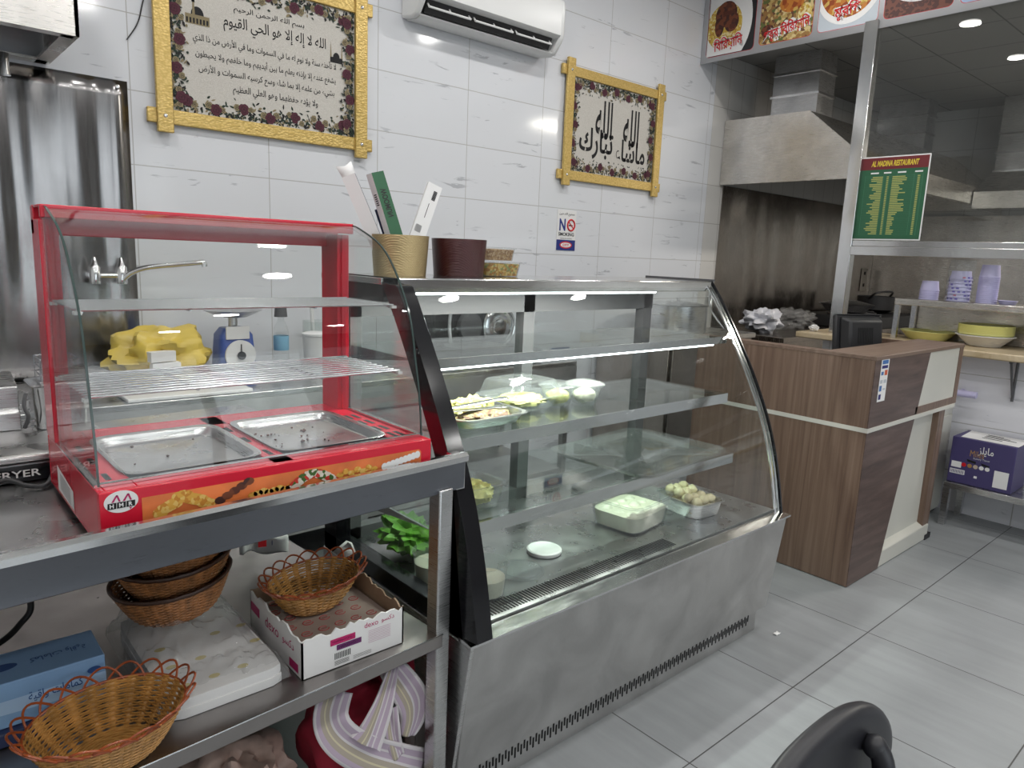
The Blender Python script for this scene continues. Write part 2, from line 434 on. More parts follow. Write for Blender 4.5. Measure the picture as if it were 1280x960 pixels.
def cyl(bm, p0, p1, r, seg=16, mi=0): tube(bm, [p0, p1], r, seg, mi=mi)

def lathe(bm, prof, c, seg=32, mi=0, sx=1.0, sy=1.0, rot=0.0, M=None, sq=2.0, caps=True):
    """prof: (r, z) pairs; sq>2 squares the plan"""
    rings = []
    for r, z in prof:
        ring = []
        if r < 1e-6:
            p = Vector((0, 0, z))
            if M is not None: p = M @ p
            rings.append([bm.verts.new(p + Vector(c))]); continue
        for k in range(seg):
            a = 2 * PI * k / seg
            ca, sa = math.cos(a), math.sin(a)
            s = 1.0 if sq == 2.0 else (abs(ca) ** sq + abs(sa) ** sq) ** (-1.0 / sq)
            x, y = r * s * ca * sx, r * s * sa * sy
            x, y = x * math.cos(rot) - y * math.sin(rot), x * math.sin(rot) + y * math.cos(rot)
            p = Vector((x, y, z))
            if M is not None: p = M @ p
            ring.append(bm.verts.new(p + Vector(c)))
        rings.append(ring)
    for a, b in zip(rings, rings[1:]):
        if len(a) == 1 and len(b) == 1: continue
        for k in range(seg):
            n = (k + 1) % seg
            if len(a) == 1: q = (a[0], b[n], b[k])
            elif len(b) == 1: q = (a[k], a[n], b[0])
            else: q = (a[k], a[n], b[n], b[k])
            f = bm.faces.new(q); f.material_index = mi; f.smooth = True
    if not caps: return
    if prof[0][0] > 1e-6: bm.faces.new(rings[0][::-1]).material_index = mi
    if prof[-1][0] > 1e-6: bm.faces.new(rings[-1]).material_index = mi

def grid(bm, nu, nv, fn, mi=0, thick=0.0, uv=False):
    vs = [[bm.verts.new(fn(i / nu, j / nv)) for j in range(nv + 1)] for i in range(nu + 1)]
    lay = bm.loops.layers.uv.verify() if uv else None
    for i in range(nu):
        for j in range(nv):
            f = bm.faces.new((vs[i][j], vs[i + 1][j], vs[i + 1][j + 1], vs[i][j + 1])); f.material_index = mi; f.smooth = True
            if uv:
                for l, (a, b) in zip(f.loops, ((i, j), (i + 1, j), (i + 1, j + 1), (i, j + 1))):
                    l[lay].uv = (a / nu, b / nv)

def ellipsoid(bm, c, r, seg=20, rings=12, mi=0, amp=0.0, fs=8.0, rot=0.0, seed=0):
    c = Vector(c)
    def P(i, j):
        th = PI * j / rings; ph = 2 * PI * i / seg
        d = Vector((math.sin(th) * math.cos(ph), math.sin(th) * math.sin(ph), math.cos(th)))
        k = 1.0 + (amp * mnoise.noise(d * fs * 0.3 + Vector((seed, seed * 2.1, 0))) if amp else 0)
        q = Vector((d.x * r[0], d.y * r[1], d.z * r[2])) * k
        return c + Vector((q.x * math.cos(rot) - q.y * math.sin(rot), q.x * math.sin(rot) + q.y * math.cos(rot), q.z))
    top = bm.verts.new(P(0, 0)); bot = bm.verts.new(P(0, rings))
    R = [[bm.verts.new(P(i, j)) for i in range(seg)] for j in range(1, rings)]
    for i in range(seg):
        k = (i + 1) % seg
        fs_ = [bm.faces.new((top, R[0][i], R[0][k])), bm.faces.new((bot, R[-1][k], R[-1][i]))]
        for j in range(rings - 2): fs_.append(bm.faces.new((R[j][i], R[j + 1][i], R[j + 1][k], R[j][k])))
        for f in fs_: f.material_index = mi; f.smooth = True

def disc(bm, c, u, v, r1, r2=None, seg=24, mi=0):
    r2 = r1 if r2 is None else r2
    bm.faces.new([bm.verts.new(Vector(c) + u * r1 * math.cos(2 * PI * k / seg) + v * r2 * math.sin(2 * PI * k / seg)) for k in range(seg)]).material_index = mi

def poly(bm, pts, mi=0): bm.faces.new([bm.verts.new(Vector(p)) for p in pts]).material_index = mi

def crom(pts, n=6):
    out = []
    P = [Vector(p) for p in pts]
    for i in range(len(P) - 1):
        p0, p1, p2, p3 = P[max(i - 1, 0)], P[i], P[i + 1], P[min(i + 2, len(P) - 1)]
        for k in range(n):
            t = k / n
            out.append(0.5 * ((2 * p1) + (p2 - p0) * t + (2 * p0 - 5 * p1 + 4 * p2 - p3) * t * t + (3 * p1 - p0 - 3 * p2 + p3) * t ** 3))
    out.append(P[-1]); return out

def ribbon(prof, t):
    """closed outline of a 2D curve given thickness t (to its left)"""
    P = [Vector(p) for p in prof]; off = []
    for i, p in enumerate(P):
        d = P[min(i + 1, len(P) - 1)] - P[max(i - 1, 0)]; d.normalize()
        off.append(p + Vector((-d.y, d.x)) * t)
    return P + off[::-1]

def rot_about(c, rz): return Matrix.Translation(Vector(c)) @ Matrix.Rotation(rz, 4, 'Z') @ Matrix.Translation(-Vector(c))

# ---- writing
AR = {'ا': (0xFE8D, 2), 'ب': (0xFE8F, 4), 'ت': (0xFE95, 4), 'ح': (0xFEA1, 4), 'خ': (0xFEA5, 4), 'د': (0xFEA9, 2), 'ذ': (0xFEAB, 2),
      'ر': (0xFEAD, 2), 'ز': (0xFEAF, 2), 'س': (0xFEB1, 4), 'ش': (0xFEB5, 4), 'ض': (0xFEBD, 4), 'ظ': (0xFEC5, 4), 'ع': (0xFEC9, 4),
      'ف': (0xFED1, 4), 'ق': (0xFED5, 4), 'ك': (0xFED9, 4), 'ل': (0xFEDD, 4), 'م': (0xFEE1, 4), 'ن': (0xFEE5, 4), 'ه': (0xFEE9, 4),
      'و': (0xFEED, 2), 'ي': (0xFEF1, 4), 'ى': (0xFEEF, 2), 'ة': (0xFE93, 2), 'أ': (0xFE83, 2), 'إ': (0xFE87, 2), 'ؤ': (0xFE85, 2),
      'ء': (0xFE80, 1), 'ج': (0xFE9D, 4), 'ط': (0xFEC1, 4), 'ص': (0xFEB9, 4)}
LAM = {'ا': 0xFEFB, 'أ': 0xFEF7, 'إ': 0xFEF9}
def arabic(s):
    out = []; i = 0; prev = False
    while i < len(s):
        ch = s[i]
        if ch == 'ل' and i + 1 < len(s) and s[i + 1] in LAM:
            out.append(chr(LAM[s[i + 1]] + (1 if prev else 0))); prev = False; i += 2; continue
        if ch not in AR: out.append(ch); prev = False; i += 1; continue
        b, n = AR[ch]
        nx = n == 4 and i + 1 < len(s) and s[i + 1] in AR and AR[s[i + 1]][1] > 1
        if n == 1 or (not prev and not nx): out.append(ch)
        else: out.append(chr(b + ((3 if nx else 1) if prev else 2)))
        prev = nx; i += 1
    return ''.join(reversed(out))

_tc = {}
def text_geo(s, bold):
    if (s, bold) in _tc: return _tc[(s, bold)]
    c = bpy.data.curves.new('writing', 'FONT'); c.body = s; c.size = 1.0; c.resolution_u = 3; c.offset = bold
    o = bpy.data.objects.new('writing', c); COL.objects.link(o)
    dg = bpy.context.evaluated_depsgraph_get()
    me = bpy.data.meshes.new_from_object(o.evaluated_get(dg))
    vs = [v.co.copy() for v in me.vertices]; fs = [tuple(p.vertices) for p in me.polygons]
    bpy.data.objects.remove(o); bpy.data.curves.remove(c); bpy.data.meshes.remove(me)
    _tc[(s, bold)] = (vs, fs); return vs, fs

def write(bm, s, c, right, up, w=None, h=None, mi=0, bold=0.0, italic=0.0):
    """flat lettering centred at c; scaled to width w and/or height h of its ink"""
    vs, fs = text_geo(s, bold)
    if not vs: return
    x0, x1 = min(v.x for v in vs), max(v.x for v in vs); y0, y1 = min(v.y for v in vs), max(v.y for v in vs)
    sx = (w / (x1 - x0)) if w else None; sy = (h / (y1 - y0)) if h else None
    if sx is None: sx = sy
    if sy is None: sy = sx
    right = Vector(right); up = Vector(up); c = Vector(c)
    nv = []
    for v in vs:
        y = (v.y - (y0 + y1) / 2) * sy; x = (v.x - (x0 + x1) / 2) * sx + italic * y
        nv.append(bm.verts.new(c + right * x + up * y))
    for f in fs:
        if len(set(f)) >= 3:
            try: bm.faces.new([nv[i] for i in f]).material_index = mi
            except ValueError: pass

# ---- objects
def link(name, bm, mats, bevel=0.0, smooth=False, solid=0.0, subsurf=0, sharp=0.7):
    bmesh.ops.recalc_face_normals(bm, faces=bm.faces)
    me = bpy.data.meshes.new(name); bm.to_mesh(me); bm.free()
    me.set_sharp_from_angle(angle=sharp)
    if not isinstance(mats, (list, tuple)): mats = [mats]
    for m in mats: me.materials.append(m)
    if smooth:
        for p in me.polygons: p.use_smooth = True
    o = bpy.data.objects.new(name, me); COL.objects.link(o)
    if solid:
        md = o.modifiers.new('thickness', 'SOLIDIFY'); md.thickness = solid; md.offset = 0
    if subsurf:
        md = o.modifiers.new('smooth', 'SUBSURF'); md.levels = subsurf; md.render_levels = subsurf
    if bevel:
        md = o.modifiers.new('bevel', 'BEVEL'); md.width = bevel; md.segments = 2; md.limit_method = 'ANGLE'; md.angle_limit = 0.6
        md.harden_normals = False
    return o

def thing(name, label, cat, loc=(0, 0, 0), group=None):
    o = bpy.data.objects.new(name, None); COL.objects.link(o)
    o.location = loc; o.empty_display_size = 0.05
    o['label'] = label; o['category'] = cat
    if group: o['group'] = group
    return o

def root_of(o):
    while o.parent: o = o.parent
    return o

def part(name, bm, mats, parent, label=None, **kw):
    """bm is in world coordinates for the thing as first placed (not yet turned)"""
    o = link(name, bm, mats, **kw)
    o.parent = parent
    if parent.parent is None: o.matrix_parent_inverse = Matrix.Translation(-parent.location)
    if label: o['label'] = label
    return o

def single(name, label, cat, bm, mats, loc, group=None, **kw):
    bmesh.ops.translate(bm, verts=bm.verts, vec=-Vector(loc))
    o = link(name, bm, mats, **kw); o.location = loc
    o['label'] = label; o['category'] = cat
    if group: o['group'] = group
    return o

def struct(name, bm, mats, **kw):
    o = link(name, bm, mats, **kw); o['kind'] = 'structure'; return o

def dup(root, loc, rz=None, label=None):
    r = root.copy(); COL.objects.link(r); r.location = loc
    if rz is not None: r.rotation_euler = (0, 0, rz)
    if label: r['label'] = label
    for ch in list(root.children):
        c = ch.copy(); COL.objects.link(c); c.parent = r; c.matrix_parent_inverse = ch.matrix_parent_inverse
        for g in ch.children:
            d = g.copy(); COL.objects.link(d); d.parent = c; d.matrix_parent_inverse = g.matrix_parent_inverse
    return r

XR = 3.45      # plane of the partition
XK = 7.0       # far kitchen wall
HC = 3.5       # dining ceiling
HK = 3.1       # kitchen ceiling

# ================================================================== the setting
bm = BM(); box(bm, (-4, -7, -0.1), (9.0, 0.12, 0)); struct('floor', bm, MT['floor'])
bm = BM(); box(bm, (-4, 0, 0), (3.663, 0.12, HC)); struct('wall_back', bm, MT['tile'])
bm = BM(); box(bm, (3.663, 0, 0), (XK + 0.1, 0.12, HC)); struct('wall_kitchen_back', bm, MT['tile_k'])
bm = BM()
box(bm, (XR, -7, 0), (XR + 0.1, -1.20, 0.985))
box(bm, (XR + 0.02, -7, 3.0), (XR + 0.1, 0, HC))
struct('wall_right', bm, MT['tile_r'])
bm = BM(); box(bm, (XK, -7, 0), (XK + 0.1, 0, HC)); struct('wall_kitchen_far', bm, MT['tile_f'])
bm = BM(); box(bm, (-4.1, -7, 0), (-4, 0.12, HC)); struct('wall_left', bm, plain('left_wall_paint', (0.72, 0.72, 0.71), 0.7))
bm = BM(); box(bm, (-4.1, -7, HC), (XR + 0.1, 0.12, HC + 0.1)); struct('ceiling', bm, MT['ceil'])
bm = BM(); box(bm, (XR + 0.1, -7, HK), (XK + 0.1, 0, HK + 0.1)); struct('ceiling_kitchen', bm, MT['ceil_k'])
bm = BM()
box(bm, (-4.1, -7.1, 0), (-3.1, -7, HC)); box(bm, (2.5, -7.1, 0), (XK + 0.1, -7, HC))
box(bm, (-3.1, -7.1, 0), (2.5, -7, 0.25)); box(bm, (-3.1, -7.1, 2.75), (2.5, -7, HC))
for x in (-1.23, 0.63): box(bm, (x - 0.04, -7.1, 0.25), (x + 0.04, -7, 2.75))
struct('wall_front', bm, plain('dark_front_wall', (0.16, 0.15, 0.14), 0.6))
bm = BM(); box(bm, (-3.1, -7.06, 0.25), (2.5, -7.05, 2.75)); struct('window_1', bm, MT['glass'])

# ceiling downlights: ring + glowing lens + the lamp's own light
def downlight(x, y, z, watts):
    t = thing('ceiling_downlight', 'round white recessed ceiling downlight over the dining floor', 'ceiling light', (x, y, z), 'recessed ceiling downlights')
    b = BM(); lathe(b, [(0.075, z - 0.004), (0.11, z - 0.010), (0.112, z - 0.001)], (x, y, 0), 28, caps=False)
    part('trim_ring', b, MT['white'], t)
    b = BM(); disc(b, (x, y, z - 0.0045), Vector((1, 0, 0)), Vector((0, -1, 0)), 0.076, seg=24)
    part('lens', b, MT['lamp'], t)
    d = bpy.data.lights.new('downlight_lamp', 'AREA'); d.shape = 'DISK'; d.size = 0.15; d.energy = watts; d.color = (1.0, 0.985, 0.96)
    o = bpy.data.objects.new('downlight_lamp', d); COL.objects.link(o); o.location = (x, y, z - 0.02); o.parent = t; o.matrix_parent_inverse = Matrix.Translation(-t.location)
for x in (-2.6, -1.2, 0.1, 1.43, 2.7):
    for y in (-1.17, -2.6, -4.1, -5.6):
        downlight(x, y, HC, DOWNLIGHT_W)
kd = bpy.data.lights.new('kitchen_fill', 'AREA'); kd.shape = 'RECTANGLE'; kd.size = 1.2; kd.size_y = 0.3; kd.energy = 90; kd.color = (1.0, 0.93, 0.84)  # added fill light to brighten the kitchen; no fixture stands here
ko = bpy.data.objects.new('kitchen_fill', kd); COL.objects.link(ko); ko.location = (5.3, -3.2, HK - 0.05)

# ================================================================== display counter
X0, X1 = -0.456, 1.13
F = [(-1.79, 1.385), (-1.802, 1.37), (-1.855, 1.30), (-1.944, 1.163), (-2.032, 1.012), (-2.11, 0.847), (-2.163, 0.679), (-2.199, 0.508)]
FC = crom(F, 5)
dc = thing('display_counter', 'stainless steel refrigerated food counter with curved glass front and lit shelves', 'display counter', (0.337, -1.85, 0))
b = BM()
prism_x(b, [(-2.228, 0.50), (-2.222, 0.488), (-2.178, 0.10), (-1.45, 0.10), (-1.45, 0.50)], X0 + 0.012, X1)
part('base_cabinet', b, MT['steel_b'], dc, bevel=0.003)
b = BM()
prism_x(b, [(-2.236, 0.503), (-2.230, 0.47), (-2.168, 0.09), (-1.45, 0.09), (-1.45, 0.503)], X0, X0 + 0.012)
part('side_panel', b, MT['steel'], dc, bevel=0.002)
b = BM(); prism_x(b, [(-2.236, 0.500), (-2.236, 0.507), (-2.185, 0.512), (-2.185, 0.500)], X0, X1 + 0.003)
part('front_lip', b, MT['bright'], dc)
b = BM(); box(b, (X0 + 0.03, -2.158, 0.0), (X1 - 0.04, -1.5, 0.10))
kick = part('kick_plate', b, MT['steel_b'], dc)
b = BM()
n = 120
for i in range(n):
    x = X0 + 0.07 + i * (X1 - X0 - 0.16) / n
    dz = 0.014 if i % 2 else 0.0
    box(b, (x, -2.1595, 0.040 + dz), (x + 0.005, -2.156, 0.072 + dz))
part('vent_slots', b, MT['black_hole'], kick, label='rows of black slots punched in the kick plate')
# deck
b = BM(); box(b, (X0 + 0.05, -2.18, 0.505), (X1 - 0.03, -1.47, 0.52))
deck = part('deck', b, MT['steel'], dc)
b = BM()
for i in range(74):
    x = -0.34 + i * 0.0112
    prism_z(b, [(x, -2.165), (x + 0.0055, -2.165), (x + 0.0055, -2.105), (x, -2.105)], 0.5203, 0.5212)
part('air_grille', b, MT['black_hole'], deck, label='strip of black air slots along the front of the deck')
# left end frame: black ring with a side pane
def end_inner(t): return [Vector(p) for p in ribbon(FC, -t)][len(FC):]
b = BM()
outer = [Vector((p[0], min(p[1], 1.388))) for p in ribbon(FC, 0.005)][len(FC):][::-1]
ringo = outer + [Vector((-2.19, 0.503))]
prof = [Vector((-1.45, 1.392)), Vector((-1.79, 1.392))] + ringo + [Vector((-1.45, 0.503))]
inn = [q for q in end_inner(0.085)][::-1]
inn = [q for q in inn if 0.57 < q.y < 1.30]
inner = [Vector((-1.53, 1.30)), Vector((inn[0].x + 0.03, 1.30))] + inn + [Vector((inn[-1].x, 0.57)), Vector((-1.53, 0.57))]
# front rib
front = outer + [Vector((outer[-1].x, 0.503)), Vector((outer[-1].x + 0.062, 0.503))] + [Vector((q[0], min(q[1], 1.375))) for q in end_inner(0.055)]
prism_x(b, front, X0 + 0.006, -0.40)
box(b, (X0 + 0.006, -1.53, 0.503), (-0.40, -1.45, 1.39))
box(b, (X0 + 0.006, -1.80, 1.325), (-0.40, -1.45, 1.39))
box(b, (X0 + 0.006, -2.12, 0.503), (-0.40, -1.45, 0.555))
part('end_frame', b, MT['black'], dc, label='black end frame', bevel=0.003)
b = BM(); prism_x(b, [tuple(p) for p in ([Vector((-1.5, 0.52)), Vector((-1.5, 1.37))] + [q for q in [Vector(p) for p in FC] if q.y < 1.36] )], -0.432, -0.426)
part('side_glass', b, MT['glass_f'], dc)
b = BM()
rb = ribbon([tuple(q) for q in outer], -0.006)
prism_x(b, [tuple(p + Vector((-0.003, 0.0))) for p in rb], -0.412, -0.388)
part('edge_trim', b, MT['bright'], dc, label='thin chrome strip along the curved edge')
# front glass and right end
b = BM(); prism_x(b, [tuple(p) for p in ribbon(FC, 0.006)], -0.40, X1 - 0.014)
part('front_glass', b, MT['glass_f'], dc)
b = BM(); prism_x(b, [tuple(p) for p in ([Vector((-1.5, 0.52)), Vector((-1.5, 1.37))] + [q for q in [Vector(p) for p in FC] if q.y < 1.375])], X1 - 0.008, X1 - 0.002)
part('side_glass', b, MT['glass_f'], dc)
b = BM()
prism_x(b, [tuple(p) for p in ribbon([tuple(p) for p in ribbon(FC, 0.006)[len(FC):][::-1]], 0.005)], X1 - 0.022, X1 + 0.004)
prism_x(b, [tuple(p) for p in ribbon(FC, -0.005)], X1 - 0.060, X1 - 0.050)
part('edge_trim', b, MT['chrome'], dc, label='chrome strip along the curved edge')
b = BM(); prism_x(b, [tuple(p) for p in ribbon(FC, -0.010)], X1 - 0.018, X1 - 0.010)
part('gasket', b, MT['black'], dc)
# top
b = BM()
box(b, (X0, -1.80, 1.372), (X1, -1.45, 1.390))
box(b, (X0 + 0.05, -1.806, 1.350), (X1 - 0.03, -1.780, 1.388))
part('top_panel', b, MT['bright'], dc, bevel=0.002)
b = BM(); box(b, (X1 - 0.012, -1.80, 1.390), (X1 + 0.004, -1.45, 1.398))
part('top_rail', b, MT['dark_grey'], dc)
b = BM(); cyl(b, (-0.38, -1.765, 1.352), (0.78, -1.765, 1.352), 0.011, 12)
part('lamp_tube', b, MT['tube_light'], dc, label='glowing white tube under the top')
fl = bpy.data.lights.new('display_lamp', 'AREA'); fl.shape = 'RECTANGLE'; fl.size = 1.15; fl.size_y = 0.03; fl.energy = 20; fl.color = (1.0, 0.995, 0.93)
fo = bpy.data.objects.new('display_lamp', fl); COL.objects.link(fo); fo.location = (0.2, -1.765, 1.335); fo.parent = dc; fo.matrix_parent_inverse = Matrix.Translation(-dc.location)
# back with sliding doors
b = BM()
for x in (-0.40, 0.345, 1.06): box(b, (x, -1.50, 0.52), (x + 0.055, -1.455, 1.372))
box(b, (-0.40, -1.50, 1.255), (X1 - 0.01, -1.455, 1.372)); box(b, (-0.40, -1.50, 0.52), (X1 - 0.01, -1.455, 0.56))
bf = part('back_frame', b, MT['dark_grey'], dc)
for x0, x1, y in ((-0.36, 0.40, -1.485), (0.36, 1.08, -1.470)):
    b = BM(); box(b, (x0, y, 0.555), (x1, y + 0.005, 1.26)); dr = part('sliding_door', b, MT['glass_f'], dc)
    b = BM(); xx = x1 - 0.02 if x0 < 0 else x0
    box(b, (xx, y - 0.004, 0.555), (xx + 0.02, y + 0.007, 1.26)); part('door_stile', b, MT['bright'], dr)
# shelves
def shelf(z, y0, lipz, lamp=False, mat='glass_s'):
    b = BM(); box(b, (-0.385, y0, z - 0.003), (1.07, -1.505, z + 0.003))
    s = part('shelf', b, MT[mat], dc)
    b = BM(); box(b, (-0.385, y0 - 0.004, z - lipz), (1.07, y0 + 0.002, z + 0.005)); box(b, (-0.385, y0, z - 0.008), (1.07, y0 + 0.03, z - 0.004))
    part('shelf_rail', b, MT['bright'], s)
    for x in (-0.38, 0.66, 1.055):
        b = BM(); prism_x(b, [(-1.50, z - 0.004), (-1.50, z - 0.05), (y0 + 0.05, z - 0.004)], x, x + 0.006)
        part('shelf_bracket', b, MT['bright'], s)
    if lamp:
        b = BM(); cyl(b, (-0.38, y0 + 0.012, z - lipz - 0.004), (1.0, y0 + 0.012, z - lipz - 0.004), 0.0045, 10)
        part('lamp_strip', b, MT['tube_light'], s, label='thin glowing strip under the shelf edge')
shelf(1.172, -1.915, 0.022, True)
shelf(0.945, -1.945, 0.034)
shelf(0.705, -1.995, 0.034)

# ---- food in the display counter
def loose(name, label, cat, loc, group=None): return thing(name, label, cat, loc, group)
ZD = 0.5212
# round tub of white sauce
c = (-0.262, -2.055); t = thing('deli_tub', 'round clear tub half full of white sauce at the left front of the counter deck', 'food tub', (*c, ZD))
b = BM(); lathe(b, [(0.050, ZD), (0.052, ZD + 0.002), (0.060, ZD + 0.088), (0.064, ZD + 0.09), (0.064, ZD + 0.094), (0.058, ZD + 0.093), (0.050, ZD + 0.004), (0.0, ZD + 0.004)], (*c, 0), 36)
part('tub', b, MT['clear_p'], t)
b = BM(); lathe(b, [(0.0, ZD + 0.005), (0.049, ZD + 0.005), (0.0535, ZD + 0.052), (0.0, ZD + 0.054)], (*c, 0), 32)
part('sauce', b, MT['cream_food'], t, label='white sauce')
c = (-0.335, -1.90); t = thing('deli_tub', 'round clear tub of white sauce behind the black end frame of the counter', 'food tub', (*c, ZD))
b = BM(); lathe(b, [(0.050, ZD), (0.060, ZD + 0.09), (0.064, ZD + 0.092), (0.058, ZD + 0.093), (0.050, ZD + 0.004), (0.0, ZD + 0.004)], (*c, 0), 32); part('tub', b, MT['clear_p'], t)
b = BM(); lathe(b, [(0.0, ZD + 0.005), (0.049, ZD + 0.005), (0.055, ZD + 0.06), (0.0, ZD + 0.062)], (*c, 0), 32); part('sauce', b, MT['cream_food'], t)
b = BM(); c = (-0.085, -2.005)
lathe(b, [(0.0, ZD + 0.006), (0.062, ZD + 0.006), (0.064, ZD + 0.010), (0.066, ZD + 0.003), (0.073, ZD + 0.002), (0.073, ZD), (0.0, ZD)], (*c, 0), 36)
single('tub_cover', 'round clear plastic lid lying flat beside the white lid on the counter deck', 'lid', b, MT['clear_p'], (*c, ZD))
b = BM(); c = (0.072, -1.945)
lathe(b, [(0.0, ZD), (0.055, ZD), (0.057, ZD + 0.003), (0.057, ZD + 0.012), (0.052, ZD + 0.015), (0.047, ZD + 0.012), (0.0, ZD + 0.012)], (*c, 0), 36)
single('white_cover', 'round opaque white lid lying on the counter deck', 'lid', b, MT['white'], (*c, ZD))
# clear box of white cheese balls
c = (0.515, -1.935)
t = thing('cheese_box', 'clear rectangular box of white cheese balls in liquid on the counter deck', 'food box', (*c, ZD))
b = BM()
lathe(b, [(0.105, ZD), (0.108, ZD + 0.004), (0.122, ZD + 0.098), (0.130, ZD + 0.10), (0.130, ZD + 0.106), (0.120, ZD + 0.105), (0.104, ZD + 0.005), (0, ZD + 0.005)], (*c, 0), 40, sx=1.08, sy=0.88, sq=6.0)
part('box', b, MT['clear_p'], t)
b = BM(); lathe(b, [(0, ZD + 0.006), (0.102, ZD + 0.006), (0.110, ZD + 0.060), (0, ZD + 0.061)], (*c, 0), 40, sx=1.08, sy=0.88, sq=6.0)
part('brine', b, MT['cream_food'], t, label='cloudy pale liquid')
for i in range(4):
    for j in range(3):
        b = BM(); p = (c[0] - 0.078 + i * 0.052, c[1] - 0.055 + j * 0.054, ZD + 0.048 + random.uniform(-0.004, 0.005))
        ellipsoid(b, p, (0.026, 0.026, 0.022), 16, 10, amp=0.15, seed=i * 5 + j)
        part('cheese_ball', b, MT['cheese'], t)
t.rotation_euler = (0, 0, 0.13)
# steel tray of potatoes
c = (0.81, -1.985)
t = thing('steel_tray', 'small steel tray of pale round balls beside the clear cheese box', 'food tray', (*c, ZD))
b = BM(); lathe(b, [(0.080, ZD), (0.083, ZD + 0.003), (0.092, ZD + 0.055), (0.100, ZD + 0.057), (0.100, ZD + 0.060), (0.090, ZD + 0.059), (0.080, ZD + 0.004), (0, ZD + 0.004)], (*c, 0), 40, sx=0.9, sy=1.15, sq=6.0)
part('tray', b, MT['foil'], t)
k = 0
for lay, zz in ((0, 0.026), (1, 0.056)):
    for i in range(4 - lay):
        for j in range(4):
            b = BM(); p = (c[0] - 0.055 + i * 0.037 + lay * 0.018, c[1] - 0.065 + j * 0.044, ZD + zz + random.uniform(-0.004, 0.006) + (0.012 if j > 1 and lay else 0))
            ellipsoid(b, p, (0.022, 0.021, 0.020), 14, 9, amp=0.2, seed=k); k += 1
            part('ball', b, MT['egg'], t)
t.rotation_euler = (0, 0, -0.1)
# big clear tray over the bottom shelf
ZS = 0.7085
c = (0.72, -1.80)
b = BM(); lathe(b, [(0.255, ZS), (0.262, ZS + 0.003), (0.290, ZS + 0.022), (0.300, ZS + 0.023), (0.300, ZS + 0.027), (0.287, ZS + 0.026), (0.255, ZS + 0.005), (0, ZS + 0.005)], (*c, 0), 56, sx=1.02, sy=0.80, sq=9.0, rot=0.10)
single('clear_tray', 'large empty clear tray on the bottom glass shelf at the right', 'tray', b, MT['milk_p'], (*c, ZS))
# clear tub of yellow shreds, left of bottom shelf
c = (-0.16, -1.86)
t = thing('food_tub', 'square clear tub of yellow shreds at the left of the bottom shelf', 'food tub', (*c, ZS))
b = BM(); lathe(b, [(0.060, ZS), (0.062, ZS + 0.003), (0.074, ZS + 0.07), (0.080, ZS + 0.072), (0.080, ZS + 0.075), (0.072, ZS + 0.074), (0.060, ZS + 0.004), (0, ZS + 0.004)], (*c, 0), 40, sq=5.0)
part('tub', b, MT['clear_p'], t)
b = BM(); ellipsoid(b, (*c, ZS + 0.038), (0.06, 0.06, 0.034), 28, 16, amp=0.35, fs=16); part('shreds', b, MT['noodle'], t)
# green bag at the left end
b = BM(); c = (-0.29, -1.70); ellipsoid(b, (*c, ZD + 0.066), (0.07, 0.12, 0.050), 32, 18, amp=0.7, fs=14, seed=3)
single('salad_bag', 'crumpled green bag of leaves at the left end of the counter deck', 'bag', b, plain('green_leaf_bag', (0.16, 0.42, 0.05), 0.35, var=0.4, vscale=25), (*c, ZD))

ZM = 0.949
# steel tray of salad with tongs
c = (-0.10, -1.775)
t = thing('salad_tray', 'steel tray of yellow salad and brown mince at the left of the middle shelf', 'food tray', (*c, ZM))
b = BM(); lathe(b, [(0.105, ZM), (0.108, ZM + 0.003), (0.122, ZM + 0.028), (0.134, ZM + 0.030), (0.134, ZM + 0.033), (0.120, ZM + 0.032), (0.104, ZM + 0.004), (0, ZM + 0.004)], (*c, 0), 44, sx=1.05, sy=0.95, sq=6.0)
part('tray', b, MT['foil'], t)
b = BM(); ellipsoid(b, (c[0], c[1] - 0.045, ZM + 0.016), (0.105, 0.055, 0.022), 30, 14, amp=0.3, fs=14); part('mince', b, MT['mince'], t, label='brown mince and herbs')
b = BM(); ellipsoid(b, (c[0] + 0.02, c[1] + 0.045, ZM + 0.022), (0.085, 0.05, 0.038), 30, 14, amp=0.5, fs=18, seed=2)
for i in range(60):
    a = random.uniform(0, 6.28); r = random.uniform(0, 0.07); p = Vector((c[0] + 0.02 + r * math.cos(a), c[1] + 0.045 + 0.55 * r * math.sin(a), ZM + 0.045 + random.uniform(-0.01, 0.008)))
    d = Vector((random.uniform(-1, 1), random.uniform(-1, 1), random.uniform(-.2, .5))) * 0.018
    tube(b, [p - d, p + Vector((0, 0, 0.004)), p + d], 0.0022, 5)
part('shreds', b, MT['noodle'], t, label='yellow vegetable shreds')
t = thing('serving_tongs', 'steel serving tongs resting on the salad tray', 'tongs', (-0.09, -1.82, ZM + 0.036))
for s in (-1, 1):
    b = BM()
    def tf(u, v, s=s):
        x = -0.24 + 0.26 * u; w = 0.010 + 0.006 * math.sin(PI * u) + (0.008 if u > 0.8 else 0)
        return Vector((x, -1.815 + 0.03 * u + (v - 0.5) * 2 * w, ZM + 0.052 + s * (0.004 + 0.010 * u) + 0.004 * math.cos((v - 0.5) * PI) - 0.006 * u))
    grid(b, 20, 4, tf); part('arm', b, MT['chrome'], t, solid=0.0015)
